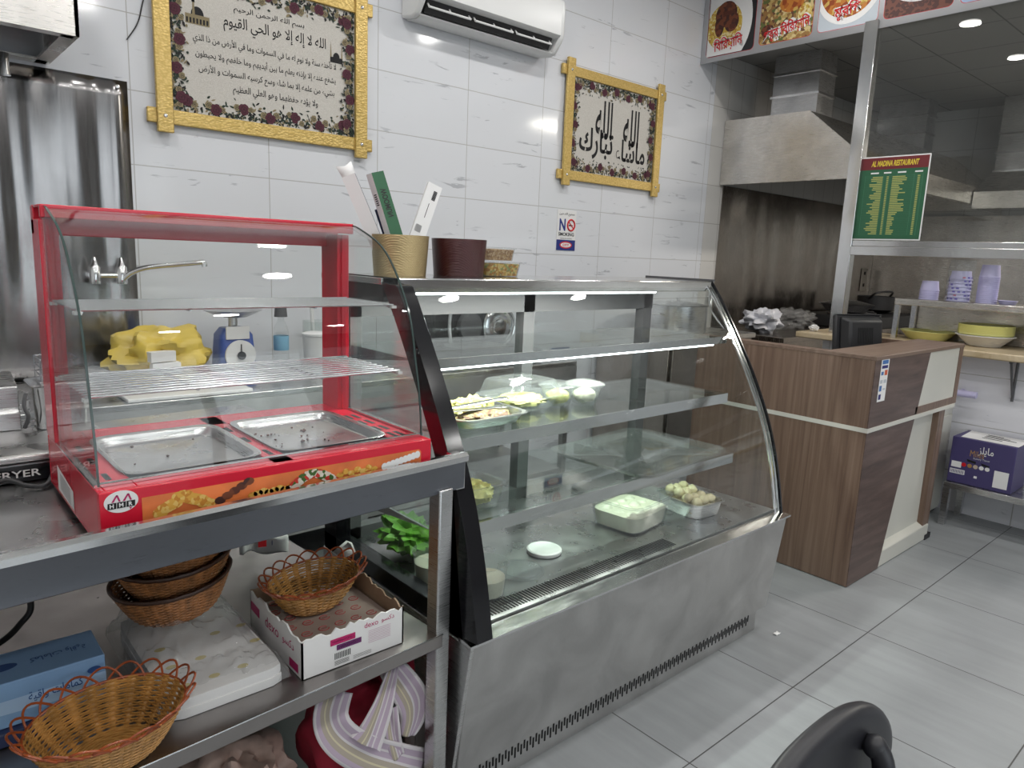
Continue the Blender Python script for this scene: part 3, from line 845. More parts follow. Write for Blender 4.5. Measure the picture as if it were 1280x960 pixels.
# clear clamshell box
c = (0.155, -1.705)
t = thing('clamshell_box', 'clear plastic clamshell box with white label on the middle shelf', 'food box', (*c, ZM))
b = BM(); lathe(b, [(0.095, ZM), (0.10, ZM + 0.003), (0.125, ZM + 0.042), (0.138, ZM + 0.044), (0.138, ZM + 0.047), (0.122, ZM + 0.046), (0.095, ZM + 0.005), (0, ZM + 0.005)], (*c, 0), 44, sx=1.0, sy=0.82, sq=5.0)
part('bottom', b, MT['clear_p'], t)
b = BM(); lathe(b, [(0.138, ZM + 0.048), (0.126, ZM + 0.050), (0.112, ZM + 0.092), (0.105, ZM + 0.099), (0.075, ZM + 0.100), (0.072, ZM + 0.096), (0, ZM + 0.096)], (*c, 0), 44, sx=1.0, sy=0.82, sq=5.0, caps=False)
lid = part('lid', b, MT['clear_p'], t)
b = BM(); box(b, (c[0] - 0.036, c[1] - 0.022, ZM + 0.0965), (c[0] + 0.036, c[1] + 0.022, ZM + 0.0972)); part('label_sticker', b, MT['white_p'], lid)
b = BM(); ellipsoid(b, (*c, ZM + 0.026), (0.095, 0.075, 0.02), 28, 12, amp=0.4, fs=14, seed=9); part('contents', b, MT['noodle'], t)
t.rotation_euler = (0, 0, 0.1)
for cx, cy, lab, mt, wht in ((0.30, -1.745, 'round clear deli bowl of yellow food touching the clamshell box', 'noodle', False), (0.405, -1.775, 'sealed deli bowl of cream food with cloudy lid, rightmost on the middle shelf', 'cream_food', True)):
    t = thing('deli_bowl', lab, 'food bowl', (cx, cy, ZM))
    b = BM(); lathe(b, [(0.036, ZM), (0.039, ZM + 0.003), (0.055, ZM + 0.062), (0.062, ZM + 0.064), (0.062, ZM + 0.067), (0.053, ZM + 0.066), (0.036, ZM + 0.004), (0, ZM + 0.004)], (cx, cy, 0), 40, sq=3.0)
    part('bowl', b, MT['clear_p'], t)
    b = BM(); lathe(b, [(0.063, ZM + 0.0675), (0.064, ZM + 0.072), (0.052, ZM + 0.080), (0.030, ZM + 0.085), (0, ZM + 0.086)], (cx, cy, 0), 40, sq=3.0, caps=False)
    part('lid', b, MT['bag_p' if wht else 'clear_p'], t)
    b = BM(); ellipsoid(b, (cx, cy, ZM + 0.030), (0.042, 0.042, 0.026), 24, 12, amp=0.2, fs=12); part('contents', b, MT[mt], t)

# ---- things standing on the display counter
ZT = 1.3905
def pot(cx, cy, r, h, mat, name, label):
    t = thing(name, label, 'pot', (cx, cy, ZT))
    b = BM(); lathe(b, [(0, ZT), (r * 0.90, ZT), (r * 0.905, ZT + 0.003), (r, ZT + h), (r - 0.004, ZT + h), (r * 0.9 - 0.004, ZT + 0.006), (0, ZT + 0.006)], (cx, cy, 0), 56)
    part('body', b, mat, t); return t
pot(-0.270, -1.60, 0.088, 0.120, MT['pot_gold'], 'gold_pot', 'gold embossed round pot holding thin boxes on the display counter')
tp = pot(-0.045, -1.60, 0.090, 0.118, MT['pot_red'], 'maroon_pot', 'empty dark red embossed round pot on the display counter')
b = BM(); lathe(b, [(0, ZT), (0.06, ZT), (0.06, ZT + 0.0005), (0, ZT + 0.0005)], (-0.045, -1.60, 0), 32); part('foot_ring', b, MT['bright'], tp)

def carton(name, label, base, top, w, d, facing, mats, ztwist=0.0):
    """a thin carton standing along base->top; the face of width w looks along facing"""
    base = Vector(base); top = Vector(top); up = (top - base).normalized(); f = Vector(facing)
    f = (f - up * f.dot(up)).normalized(); r = f.cross(up) * -1
    r = up.cross(f).normalized()
    L = (top - base).length
    t = thing(name, label, 'carton', tuple(base), 'thin cartons standing in the gold pot')
    b = BM()
    P = lambda a, e, l: base + r * a * w / 2 + f * e * d / 2 + up * l
    v = [P(-1, 1, 0), P(1, 1, 0), P(1, -1, 0), P(-1, -1, 0), P(-1, 1, L), P(1, 1, L), P(1, -1, L), P(-1, -1, L)]
    vs = [b.verts.new(q) for q in v]
    for fi, mi in (((0, 1, 2, 3), 0), ((4, 5, 6, 7), 2), ((0, 1, 5, 4), 0), ((1, 2, 6, 5), 1), ((2, 3, 7, 6), 1), ((3, 0, 4, 7), 3)):
        b.faces.new([vs[i] for i in fi]).material_index = mi
    part('sleeve', b, mats, t)
    return t, base, r, f, up, L, w, d
wp = MT['white_p']
# leftmost white one with an open flap
t, ba, r, f, up, L, w, d = carton('thin_carton', 'white carton leaning left with torn open flap in the gold pot', (-0.300, -1.585, ZT + 0.008), (-0.415, -1.545, 1.675), 0.040, 0.022, (-0.7, -1, 0), [wp, MT['navy'], wp, wp])
b = BM(); q = ba + up * L
poly(b, [q - r * 0.02 - f * 0.01, q + r * 0.02 - f * 0.01, q + r * 0.022 + up * 0.035 - f * 0.02, q + up * 0.028 - f * 0.02, q - r * 0.026 + up * 0.036 - f * 0.02]); part('flap', b, wp, t, solid=0.001)
t, ba, r, f, up, L, w, d = carton('thin_carton', 'dark green and white carton with vertical lettering in the gold pot', (-0.262, -1.62, ZT + 0.008), (-0.345, -1.575, 1.688), 0.026, 0.046, (-1, -0.10, 0), [wp, MT['green_box'], MT['green_box'], MT['green_box']])
b = BM(); side = -1
nrm = r * -1 if (r * -1).dot(Vector((0.3, -1, 0))) > 0 else r
o_ = ba + nrm * (w / 2 + 0.0006)
write(b, 'WOOMUN', o_ + up * (L * 0.70), up * -1 if True else up, f * (1 if nrm.dot(r) > 0 else -1), w=0.085, h=0.022, bold=0.03); part('lettering', b, MT['black_m'], t)
b = BM(); o_ = ba + f * (d / 2 + 0.0006)
for k in range(6): 
    h0 = L * 0.80 - k * 0.006
    poly(b, [o_ + r * 0.006 + up * h0, o_ - r * 0.006 + up * h0, o_ - r * 0.006 + up * (h0 - 0.003), o_ + r * 0.006 + up * (h0 - 0.003)])
part('barcode', b, MT['ink'], t)
t, ba, r, f, up, L, w, d = carton('thin_carton', 'white carton leaning right with barcodes in the gold pot', (-0.252, -1.60, ZT + 0.008), (-0.122, -1.565, 1.672), 0.048, 0.016, (-0.35, -1, 0), [wp, MT['green_box'], wp, wp])
b = BM(); o_ = ba + f * (d / 2 + 0.0006)
def bars(b, o_, r, up, l0, wid, n, st, th):
    for k in range(n):
        h0 = l0 - k * st
        poly(b, [o_ + r * wid / 2 + up * h0, o_ - r * wid / 2 + up * h0, o_ - r * wid / 2 + up * (h0 - th), o_ + r * wid / 2 + up * (h0 - th)])
bars(b, o_ + r * 0.008, r, up, L * 0.93, 0.012, 9, 0.0036, 0.0028); bars(b, o_ - r * 0.008, r, up, L * 0.52, 0.02, 6, 0.004, 0.002)
bars(b, o_, r, up, L * 0.78, 0.002, 1, 0.01, 0.05)
part('barcode', b, MT['ink'], t)
t, ba, r, f, up, L, w, d = carton('thin_carton', 'dark navy carton, shortest and half hidden behind the green one in the gold pot', (-0.25, -1.59, ZT + 0.008), (-0.300, -1.545, 1.590), 0.03, 0.045, (-1, -0.5, 0), [MT['navy'], MT['navy'], MT['navy'], MT['navy']])

for z0, r0, h, mt, lab in ((ZT, 0.088, 0.050, 'nuts', 'lower clear tub of golden snack mix beside the dark red pot'), (ZT + 0.0525, 0.076, 0.045, 'seeds', 'upper clear tub of brown seeds stacked beside the dark red pot')):
    cx, cy = 0.145, -1.555
    if mt == 'seeds': cx -= 0.012
    t = thing('snack_tub', lab, 'food tub', (cx, cy, z0), 'snack tubs on the display counter')
    b = BM(); lathe(b, [(r0 * 0.86, z0), (r0 * 0.88, z0 + 0.002), (r0 * 0.97, z0 + h - 0.004), (r0 * 1.04, z0 + h - 0.003), (r0 * 1.04, z0 + h), (r0 * 0.3, z0 + h + 0.001), (0, z0 + h + 0.001)], (cx, cy, 0), 40, sq=5.0, sy=0.7)
    part('tub', b, MT['clear_p'], t)
    b = BM(); lathe(b, [(0, z0 + 0.002), (r0 * 0.84, z0 + 0.002), (r0 * 0.93, z0 + h * 0.86), (0, z0 + h * 0.90)], (cx, cy, 0), 40, sq=5.0, sy=0.7)
    part('contents', b, MT[mt], t)
b = BM(); lathe(b, [(0, ZT), (0.03, ZT), (0.032, ZT + 0.012), (0.012, ZT + 0.016), (0.010, ZT + 0.035), (0.006, ZT + 0.04), (0, ZT + 0.04)], (-0.165, -1.48, 0), 24)
single('black_stopper', 'small black stopper standing behind the gap between the two pots', 'stopper', b, MT['black'], (-0.165, -1.48, ZT))

# ================================================================== work table on the left
TC = (-0.90, -2.20, 0.0)
ZTB = 0.908
wt = thing('work_table', 'stainless steel work table with raised edge and undershelf, carrying the red warmer', 'table', TC)
b = BM(); box(b, (-2.9, -2.182, 0.896), (-0.470, -1.05, ZTB))
part('tabletop', b, MT['steel'], wt)
b = BM()
prism_x(b, [(-2.202, 0.978), (-2.196, 0.985), (-2.186, 0.985), (-2.182, 0.978), (-2.182, 0.905), (-2.184, 0.893), (-2.190, 0.893), (-2.192, 0.955), (-2.202, 0.972)], -2.9, -0.430)
part('raised_edge', b, MT['apron'], wt, bevel=0.002)
b = BM(); box(b, (-0.455, -2.190, 0.893), (-0.429, -2.150, 0.980))
prism_x(b, [(-2.204, 0.966), (-2.204, 0.979), (-2.197, 0.9862), (-2.184, 0.9862), (-2.184, 0.982), (-2.198, 0.976)], -2.9, -0.430)
part('rolled_rim', b, MT['bright'], wt)
b = BM(); box(b, (-0.49, -2.150, 0.880), (-0.445, -2.06, 0.893)); part('edge_batten', b, MT['slab'], wt, label='wooden batten under the right edge')
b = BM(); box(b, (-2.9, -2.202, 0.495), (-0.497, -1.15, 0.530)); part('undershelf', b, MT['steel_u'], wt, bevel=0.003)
b = BM(); cyl(b, (-2.9, -2.202, 0.530), (-0.497, -2.202, 0.530), 0.002, 6); part('shelf_edge', b, MT['bright'], wt)
for x, y in ((-0.515, -2.200), (-0.515, -1.16), (-2.85, -2.2), (-2.85, -1.16)):
    b = BM(); box(b, (x, y, 0.0), (x + 0.042, y + 0.042, 0.905)); part('leg', b, MT['steel'], wt, bevel=0.004)
wt.rotation_euler = (0, 0, 0.066)

# ================================================================== red food warmer
CX0, CX1, CY0, CY1, CZ0, CZT = -1.232, -0.537, -2.185, -1.70, 0.935, 1.044
fw = thing('food_warmer', 'red countertop food warmer with curved glass front and two steel trays', 'food warmer', ((CX0 + CX1) / 2, -1.95, 0.92))
b = BM()
box(b, (CX0, CY0, CZ0), (CX1, CY0 + 0.012, CZT)); box(b, (CX0, CY1 - 0.012, CZ0), (CX1, CY1, CZT))
box(b, (CX0, CY0 + 0.012, CZ0), (CX0 + 0.012, CY1 - 0.012, CZT)); box(b, (CX1 - 0.012, CY0 + 0.012, CZ0), (CX1, CY1 - 0.012, CZT))
box(b, (CX0 + 0.012, CY0 + 0.012, CZ0), (CX1 - 0.012, CY1 - 0.012, CZ0 + 0.01))
for x0, x1 in ((CX0 + 0.012, -1.168), (-0.915, -0.870), (-0.614, CX1 - 0.012)): box(b, (x0, CY0 + 0.012, CZT - 0.008), (x1, CY1 - 0.012, CZT))
box(b, (-1.168, CY0 + 0.012, CZT - 0.008), (-0.614, -2.120, CZT)); box(b, (-1.168, -1.797, CZT - 0.008), (-0.614, CY1 - 0.012, CZT))
base = part('base', b, MT['red'], fw, bevel=0.002)
b = BM()
for x0, ys in ((-1.200, (-2.09, -1.97, -1.86)), (-0.893, (-2.09, -1.97, -1.86)), (-0.592, (-2.10, -2.03, -1.96, -1.89)), (-0.572, (-2.10, -2.03, -1.96, -1.89))):
    for y in ys: box(b, (x0 - 0.005, y - 0.022, CZT), (x0 + 0.005, y + 0.022, CZT + 0.0006))
part('vent_slots', b, MT['black_hole'], base, label='black heat slots')
b = BM()
for x in (CX0 + 0.04, CX1 - 0.04):
    for y in (CY0 + 0.04, CY1 - 0.04): cyl(b, (x, y, 0.9205), (x, y, CZ0), 0.015, 16)
part('feet', b, MT['black'], fw)
# printed strip and badge on the front
yf = CY0 - 0.0008
b = BM(); poly(b, [(-1.165, yf, 1.024), (-0.572, yf, 1.024), (-0.566, yf, 1.018), (-0.566, yf, 0.955), (-1.165, yf, 0.955)])
strip = part('printed_strip', b, MT['orange'], fw, label='orange printed strip with pictures of fast food')
b = BM(); yy = yf - 0.0005; U, V = Vector((1, 0, 0)), Vector((0, 0, 1))
for i in range(14):
    a = i / 13; disc(b, (-1.135 + 0.085 * a, yy - 0.00003 * i, 0.990 + 0.022 * math.sin(PI * a) * random.uniform(0.7, 1.2)), U, V, 0.014, 0.011, 10, 0)
for i in range(5): disc(b, (-1.028 + 0.014 * i, yy - 0.0005 - 0.00002 * i, 0.992 + 0.007 * i), U, V, 0.011, 0.008, 10, 1)
for i in range(8): disc(b, (-0.965 + 0.011 * i, yy - 0.0008, 0.990 + 0.002 * (i % 3)), U, V, 0.010, 0.007, 10, 0)
for i in range(12):
    a = i / 11; disc(b, (-0.885 + 0.095 * a, yy - 0.0008 - 0.00002 * i, 0.988 + 0.024 * math.sin(PI * a)), U, V, 0.013, 0.010, 10, 2)
for i in range(7): disc(b, (-0.775 + 0.014 * i, yy - 0.0008, 0.997 + 0.006 * (i % 2)), U, V, 0.009, 0.007, 9, 0)
for i in range(9): disc(b, (-0.665 + 0.011 * i, yy - 0.0008 - 0.00002 * i, 0.998 + 0.0018 * i), U, V, 0.008, 0.009, 9, 3)
part('food_pictures', b, [MT['fried'], MT['meat'], MT['veg'], MT['white_p']], strip)
b = BM(); disc(b, (-1.198, yf - 0.0002, 1.024), U, V, 0.0275, 0.020, 40, 0)
badge = part('badge', b, MT['white_p'], fw, label='white oval badge with red and black logo')
b = BM(); yb = yf - 0.0008
for i, x in enumerate((-1.2135, -1.1985, -1.1835)):
    poly(b, [(x - 0.0070, yb, 1.0125), (x + 0.0070, yb, 1.0125), (x + 0.0078, yb, 1.0235), (x - 0.0062, yb, 1.0235)], 0)
    write(b, 'HMR'[i], (x, yb - 0.0003, 1.018), U, V, h=0.0075, mi=2, bold=0.03)
for x in (-1.205, -1.187):
    poly(b, [(x - 0.009, yb, 1.0245), (x - 0.005, yb, 1.0245), (x + 0.002, yb, 1.037), (x - 0.001, yb, 1.037)], 1)
    poly(b, [(x + 0.006, yb, 1.0245), (x + 0.003, yb, 1.0245), (x - 0.001, yb, 1.037), (x + 0.002, yb, 1.037)], 1)
poly(b, [(-1.186, yb, 1.0115), (-1.181, yb, 1.0115), (-1.184, yb, 1.007)], 1)
part('badge_print', b, [MT['ink'], MT['magenta'], MT['white_p']], badge)
b = BM(); xs = CX0 - 0.0008
poly(b, [(xs, -1.80, 1.00), (xs, -1.96, 0.985), (xs, -1.96, 0.945), (xs, -1.80, 0.945)], 0)
for i in range(6): poly(b, [(xs - 0.0004, -1.83, 0.988 - i * 0.006), (xs - 0.0004, -1.93, 0.981 - i * 0.006), (xs - 0.0004, -1.93, 0.979 - i * 0.006), (xs - 0.0004, -1.83, 0.986 - i * 0.006)], 1)
part('rating_sticker', b, [MT['white_p'], MT['dark_grey']], fw, label='grey rating sticker')
# posts, top
for x in (CX0, CX1 - 0.034):
    b = BM(); box(b, (x, -1.790, CZT), (x + 0.034, CY1, 1.512)); box(b, (x + 0.010, -1.797, CZT), (x + 0.024, -1.790, 1.512))
    part('post', b, MT['red'], fw, bevel=0.002)
b = BM(); box(b, (CX0, -1.815, 1.514), (CX1, -1.800, 1.540)); box(b, (CX0, CY1 - 0.03, 1.480), (CX1, CY1, 1.540)); box(b, (CX0, -1.80, 1.534), (CX1, CY1 - 0.03, 1.540))
part('top_beam', b, MT['red'], fw, bevel=0.002)
b = BM(); box(b, (CX0 + 0.012, -1.799, 1.528), (CX1 - 0.012, CY1 - 0.031, 1.533)); part('ceiling_plate', b, MT['steel'], fw)
b = BM(); cyl(b, (-0.98, -1.76, 1.522), (-0.78, -1.76, 1.522), 0.006, 10); part('heat_lamp', b, plain('amber_lamp', (0.55, 0.30, 0.08), 0.3), fw)
G = [(-1.800, 1.536), (-1.86, 1.525), (-1.985, 1.470), (-2.085, 1.343), (-2.122, 1.215), (-2.142, 1.125), (-2.150, 1.046)]
GC = crom(G, 6)
b = BM(); prism_x(b, [tuple(p) for p in ribbon(GC, 0.004)], CX0 + 0.0095, CX1 - 0.0095); part('front_glass', b, MT['glass'], fw)
for x in (CX0 + 0.004, CX1 - 0.009):
    b = BM(); prism_x(b, [tuple(p) for p in [Vector((-1.795, 1.046)), Vector((-1.795, 1.530))] + [p for p in GC if p.y < 1.53]], x, x + 0.005)
    sg = part('side_glass', b, MT['glass'], fw)
    b = BM(); prism_x(b, [tuple(p) for p in ribbon(GC[3:], -0.003)], x + 0.001, x + 0.005); part('edge_trim', b, MT['glass_edge'], sg, label='dark greenish curved edge')
b = BM(); prism_x(b, [(-2.152, 1.0445), (-2.140, 1.0445), (-2.140, 1.050), (-2.152, 1.050)], CX0, CX1)
for x in (CX0, CX1 - 0.012): box(b, (x, -2.14, 1.0445), (x + 0.012, -1.80, 1.049))
part('glass_channel', b, MT['bright'], fw)
def rack(z, y0, y1, n, lab):
    b = BM(); xa, xb = CX0 + 0.012, CX1 - 0.012
    for i in range(n):
        y = y0 + (y1 - y0) * i / (n - 1); tube(b, [(xa, y, z), (xb, y, z)], 0.0030 if i in (0, n - 1) else 0.0021, 6)
    for x in (xa + 0.01, -1.02, -0.75, xb - 0.01): tube(b, [(x, y0, z - 0.004), (x, y1, z - 0.004)], 0.0022, 6)
    r = part('wire_rack', b, MT['wire'], fw)
    b = BM()
    for x in (xa - 0.004, xb - 0.008): box(b, (x, y0 - 0.01, z - 0.008), (x + 0.012, y0 + 0.01, z - 0.002)); box(b, (x, y1 - 0.01, z - 0.008), (x + 0.012, y1 + 0.01, z - 0.002))
    part('rack_clips', b, MT['white'], r)
rack(1.347, -2.030, -1.800, 10, 'upper'); rack(1.190, -2.060, -1.800, 11, 'lower')
fw.location = ((CX0 + CX1) / 2 + 0.006, -1.95 + 0.030, 0.908)
def pan(cx, lab, crumbs, nm):
    cy = -1.9585
    t = thing('steel_pan', lab, 'food tray', (cx, cy, CZT + 0.001))
    z1 = CZT + 0.001
    b = BM(); lathe(b, [(0.130, z1), (0.136, z1 + 0.004), (0.133, z1 + 0.005), (0.124, z1 + 0.002), (0.117, z1 - 0.013), (0.111, z1 - 0.017), (0, z1 - 0.017), (0, z1 - 0.019), (0.112, z1 - 0.019), (0.119, z1 - 0.013), (0.127, z1)], (cx, cy, 0), 64, sx=1.0, sy=1.21, sq=9.0, caps=False)
    p_ = part('pan', b, MT['foil'], t)
    for i in range(crumbs):
        b = BM(); s = random.uniform(0.0015, 0.006 if i < 4 else 0.0035)
        ellipsoid(b, (cx + random.uniform(-0.1, 0.08), cy + random.uniform(-0.12, 0.12), z1 - 0.0165 + s * 0.4), (s, s * 0.8, s * 0.6), 8, 6, amp=0.5, seed=i)
        part('crumb', b, MT['meat'], t)
    t.location = t.location + Vector((0.006, 0.030, -0.012))
pan(-1.0415, 'left steel pan with few dark crumbs in the red warmer', 6, 'steel_pan')
pan(-0.742, 'right steel pan with many brown crumbs in the red warmer', 26, 'steel_pan')

# ================================================================== fryer
FY = -1.60
fr = thing('fryer', 'stainless steel table fryer with black front panel at the left of the red warmer', 'fryer', (-1.32, -1.42, 0.92))
b = BM(); prism_x(b, [(FY, 0.968), (FY - 0.012, 0.973), (FY - 0.012, 0.985), (FY, 0.990), (-1.23, 0.990), (-1.23, 0.925), (FY, 0.925)], -1.58, -1.075); part('tank', b, MT['steel'], fr, bevel=0.003)
b = BM(); box(b, (-1.575, FY - 0.006, 0.926), (-1.14, FY, 0.963)); pn = part('control_panel', b, MT['black'], fr)
b = BM(); write(b, 'FRYER', (-1.279, FY - 0.0068, 0.9445), (1, 0, 0), (0, 0, 1), h=0.0165, w=0.088, bold=0.012); part('lettering', b, MT['white_p'], pn, label='white FRYER lettering')
b = BM(); ellipsoid(b, (-1.205, FY - 0.008, 0.958), (0.004, 0.004, 0.004), 10, 8); part('screw', b, MT['chrome'], pn)
b = BM(); prism_x(b, [(-1.36, 0.990), (-1.36, 1.035), (-1.345, 1.045), (-1.345, 1.10), (-1.24, 1.125), (-1.24, 0.99)], -1.58, -1.236); part('control_head', b, MT['steel'], fr, bevel=0.003)
b = BM(); tube(b, crom([(-1.232, -1.38, 1.00), (-1.225, -1.40, 1.03), (-1.232, -1.40, 1.06), (-1.226, -1.395, 1.09)], 5), 0.005, 8); part('handle', b, MT['dark_grey'], fr, label='dark bent handle')
b = BM(); lathe(b, [(0.075, 0.992), (0.080, 1.10), (0.086, 1.102), (0.078, 1.104), (0.06, 1.106), (0, 1.106)], (-1.145, -1.32, 0), 40, sq=6.0, sx=0.8, sy=1.0); part('tank_cover', b, MT['bright'], fr)
for x in (-1.55, -1.10):
    for y in (-1.57, -1.27):
        b = BM(); cyl(b, (x, y, 0.9205), (x, y, 0.926), 0.013, 12); part('foot', b, MT['black'], fr)
b = BM()
for i in range(7):
    x = -1.19 + i * 0.014
    tube(b, [(x, -1.38, 1.17), (x, -1.38, 1.112), (x, -1.29, 1.112), (x, -1.29, 1.17)], 0.0014, 5)
for z in (1.112, 1.13, 1.15, 1.17): tube(b, [(-1.19, -1.38, z), (-1.106, -1.38, z), (-1.106, -1.29, z), (-1.19, -1.29, z)], 0.0016, 5, closed=True)
single('fryer_basket', 'wire fryer basket standing on the fryer, seen through the warmer glass', 'fryer basket', b, MT['wire'], (-1.15, -1.335, 1.11)).location.z = 1.098
b = BM(); tube(b, crom([(-1.42, -1.63, 0.934), (-1.36, -1.66, 0.93), (-1.305, -1.635, 0.943), (-1.27, -1.655, 0.930), (-1.235, -1.67, 0.930), (-1.205, -1.625, 0.952), (-1.17, -1.62, 0.955), (-1.13, -1.607, 0.95)], 8), 0.0055, 10)
part('power_cord', b, MT['black_m'], fr)
fr.location = (-1.32, -1.42, 0.9082)

# ================================================================== wicker baskets
def basket(root, cx, cy, z0, a0, a1, sy, h, rings, stakes, mats, rim='arc', r_ring=0.0021, stake_w=0.015, amp=0.0022):
    """a0/a1 bottom/top half length, sy: plan flattening"""
    def P(th, t, off=0.0):
        a = a0 + (a1 - a0) * (t ** 0.75) + off
        return Vector((cx + a * math.cos(th), cy + a * sy * math.sin(th), z0 + 0.004 + h * t))
    ng = stakes * 4
    b = BM()
    for i in range(rings):
        t = i / (rings - 1)
        pts = [P(2 * PI * k / ng, t, amp * math.cos(k * PI / 2 + i * PI)) for k in range(ng)]
        tube(b, pts, r_ring, 5, closed=True)
    part('weave', b, mats[0], root)
    b = BM()
    for s in range(stakes):
        th = 2 * PI * s / stakes
        def sf(u, v, th=th): return P(th + (v - 0.5) * stake_w / a1, u, 0.0005 + 0.0007 * math.cos((v - .5) * PI))
        grid(b, 8, 2, sf)
    part('stakes', b, mats[0], root, solid=0.002)
    b = BM()
    for i in range(9):
        f = (i + 1) / 9.5
        tube(b, [(cx + a0 * f * math.cos(2 * PI * k / 40), cy + a0 * sy * f * math.sin(2 * PI * k / 40), z0 + 0.004 + 0.0012 * math.cos(k * PI / 2 + i * PI)) for k in range(40)], 0.0026, 5, closed=True)
    lathe(b, [(0, z0), (a0, z0 + 0.001), (a0, z0 + 0.004), (0, z0 + 0.0035)], (cx, cy, 0), 40, sy=sy)
    part('bottom', b, mats[0], root)
    b = BM()
    if rim == 'arc':
        tube(b, [P(2 * PI * k / 72, 1.0, 0.001) for k in range(72)], 0.0028, 6, closed=True)
        na = 20
        for s in range(na):
            for o in (0.0,):
                c_ = 2 * PI * (s + o) / na; wd = 2 * PI / na * 0.92
                pts = [P(c_ + wd * (u - 0.5) * 2 * 0.95, 0.97 + 0.31 * math.sin(PI * u), 0.001 + 0.010 * math.sin(PI * u) + (0.0022 * (u - 0.5) * 2)) for u in [k / 10 for k in range(11)]]
                tube(b, pts, 0.0023, 5)
    else:
        tube(b, [P(2 * PI * k / 72, 1.0 + 0.01 * math.cos(k * PI / 2), 0.001) for k in range(72)], 0.0045, 6, closed=True)
        tube(b, [P(2 * PI * k / 72, 1.03 + 0.01 * math.sin(k * PI / 2), 0.002) for k in range(72)], 0.004, 6, closed=True)
    part('rim', b, mats[1], root, label='reddish cane loops along the rim' if rim == 'arc' else 'dark cane rim')
ZU = 0.531
t = thing('wicker_basket', 'large oval honey wicker basket with looped rim at the front of the undershelf', 'basket', (-1.232, -2.150, ZU))
basket(t, -1.232, -2.150, ZU, 0.082, 0.134, 0.80, 0.078, 20, 22, (MT['wicker_l'], MT['wicker_r']))
t.rotation_euler = (0.0, 0.0, 0.25)
# torn carton with paper, and the second basket in it
bx0, bx1, by0, by1, bz = -0.858, -0.598, -2.150, -1.865, ZU + 0.001
cb_ = thing('torn_carton', 'white torn open cardboard carton with magenta print on the undershelf', 'carton', ((bx0 + bx1) / 2, (by0 + by1) / 2, bz))
def torn(p0, p1, h0, h1, seed, n=22, amp=0.010):
    r_ = random.Random(seed); pts = []
    for i in range(n + 1):
        f = i / n; q = Vector(p0).lerp(Vector(p1), f); pts.append((q, h0 + (h1 - h0) * f + r_.uniform(-amp, amp * 0.5)))
    return pts
def wall(p0, p1, h0, h1, seed, nrm, amp=0.010):
    b = BM(); pts = torn(p0, p1, h0, h1, seed, amp=amp); nrm = Vector(nrm) * 0.004
    ol = [Vector((*p0, bz))] + [Vector((*p1, bz))] + [Vector((q.x, q.y, bz + h)) for q, h in pts[::-1]]
    prism(b, ol, lambda p, k: p + nrm * k)
    return b
part('front_panel', wall((bx0, by0), (bx1, by0), 0.094, 0.094, 3, (0, 1, 0)), [MT['white_p']], cb_)
part('side_panel', wall((bx0, by0), (bx0, by1), 0.094, 0.098, 4, (1, 0, 0)), [MT['white_p']], cb_)
part('side_panel', wall((bx1, by1), (bx1, by0), 0.115, 0.094, 5, (-1, 0, 0)), [MT['brown_card']], cb_, label='brown inner side of the carton')
part('back_panel', wall((bx1, by1), (bx0, by1), 0.098, 0.098, 6, (0, -1, 0)), [MT['brown_card']], cb_)
b = BM(); box(b, (bx0 + 0.005, by0 + 0.005, bz), (bx1 - 0.005, by1 - 0.005, bz + 0.006)); part('bottom_panel', b, MT['brown_card'], cb_)
b = BM(); poly(b, [(bx1 - 0.001, by1 + 0.01, bz + 0.112), (bx1 + 0.000, by1 + 0.07, bz + 0.108), (bx1 + 0.035, by1 + 0.06, bz + 0.135), (bx1 + 0.032, by1 + 0.025, bz + 0.142), (bx1 + 0.02, by1 - 0.02, bz + 0.130)])
part('torn_flap', b, MT['white_p'], cb_, solid=0.002)
b = BM(); yq = by0 - 0.0008
def fp(u, v): return (bx0 + u * (bx1 - bx0), yq, bz + v * 0.094)
R_, U_ = (1, 0, 0), (0, 0, 1)
poly(b, [fp(.26, .60), fp(.50, .60), fp(.50, .76), fp(.26, .76)], 0)
poly(b, [fp(.32, .44), fp(.56, .44), fp(.56, .58), fp(.32, .58)], 1)
write(b, 'dexo', fp(.66, .83), R_, U_, w=0.036, mi=0); write(b, arabic('دكسو'), fp(.83, .83), R_, U_, w=0.034, mi=0)
for i in range(8): poly(b, [fp(.63, .66 - i * .045), fp(.86, .66 - i * .045), fp(.86, .648 - i * .045), fp(.63, .648 - i * .045)], 3)
for i in range(10): poly(b, [fp(.30 + i * .016, .22), fp(.308 + i * .016, .22), fp(.308 + i * .016, .38), fp(.30 + i * .016, .38)], 2)
for i in range(4): poly(b, [fp(.30, .17 - i * .03), fp(.44, .17 - i * .03), fp(.44, .16 - i * .03), fp(.30, .16 - i * .03)], 2)
for i in range(3): poly(b, [fp(.48, .15 - i * .035), fp(.66, .15 - i * .035), fp(.66, .142 - i * .035), fp(.48, .142 - i * .035)], 2)
write(b, 'THERMAL ROLLS', fp(.38, .68), R_, U_, w=0.052, mi=4); write(b, 'FOOD PACK', fp(.44, .51), R_, U_, w=0.046, mi=4)
xq = bx0 - 0.0008
def sp(u, v): return (xq, by1 + u * (by0 - by1), bz + v * 0.094)
write(b, 'dexo', sp(.45, .62), (0, -1, 0), U_, w=0.075, mi=0); write(b, arabic('دكسو'), sp(.76, .62), (0, -1, 0), U_, w=0.06, mi=0)
poly(b, [sp(.02, .55), sp(.20, .50), sp(.20, .75), sp(.02, .80)], 0); poly(b, [sp(.78, .08), sp(.94, .08), sp(.94, .30), sp(.78, .30)], 0)
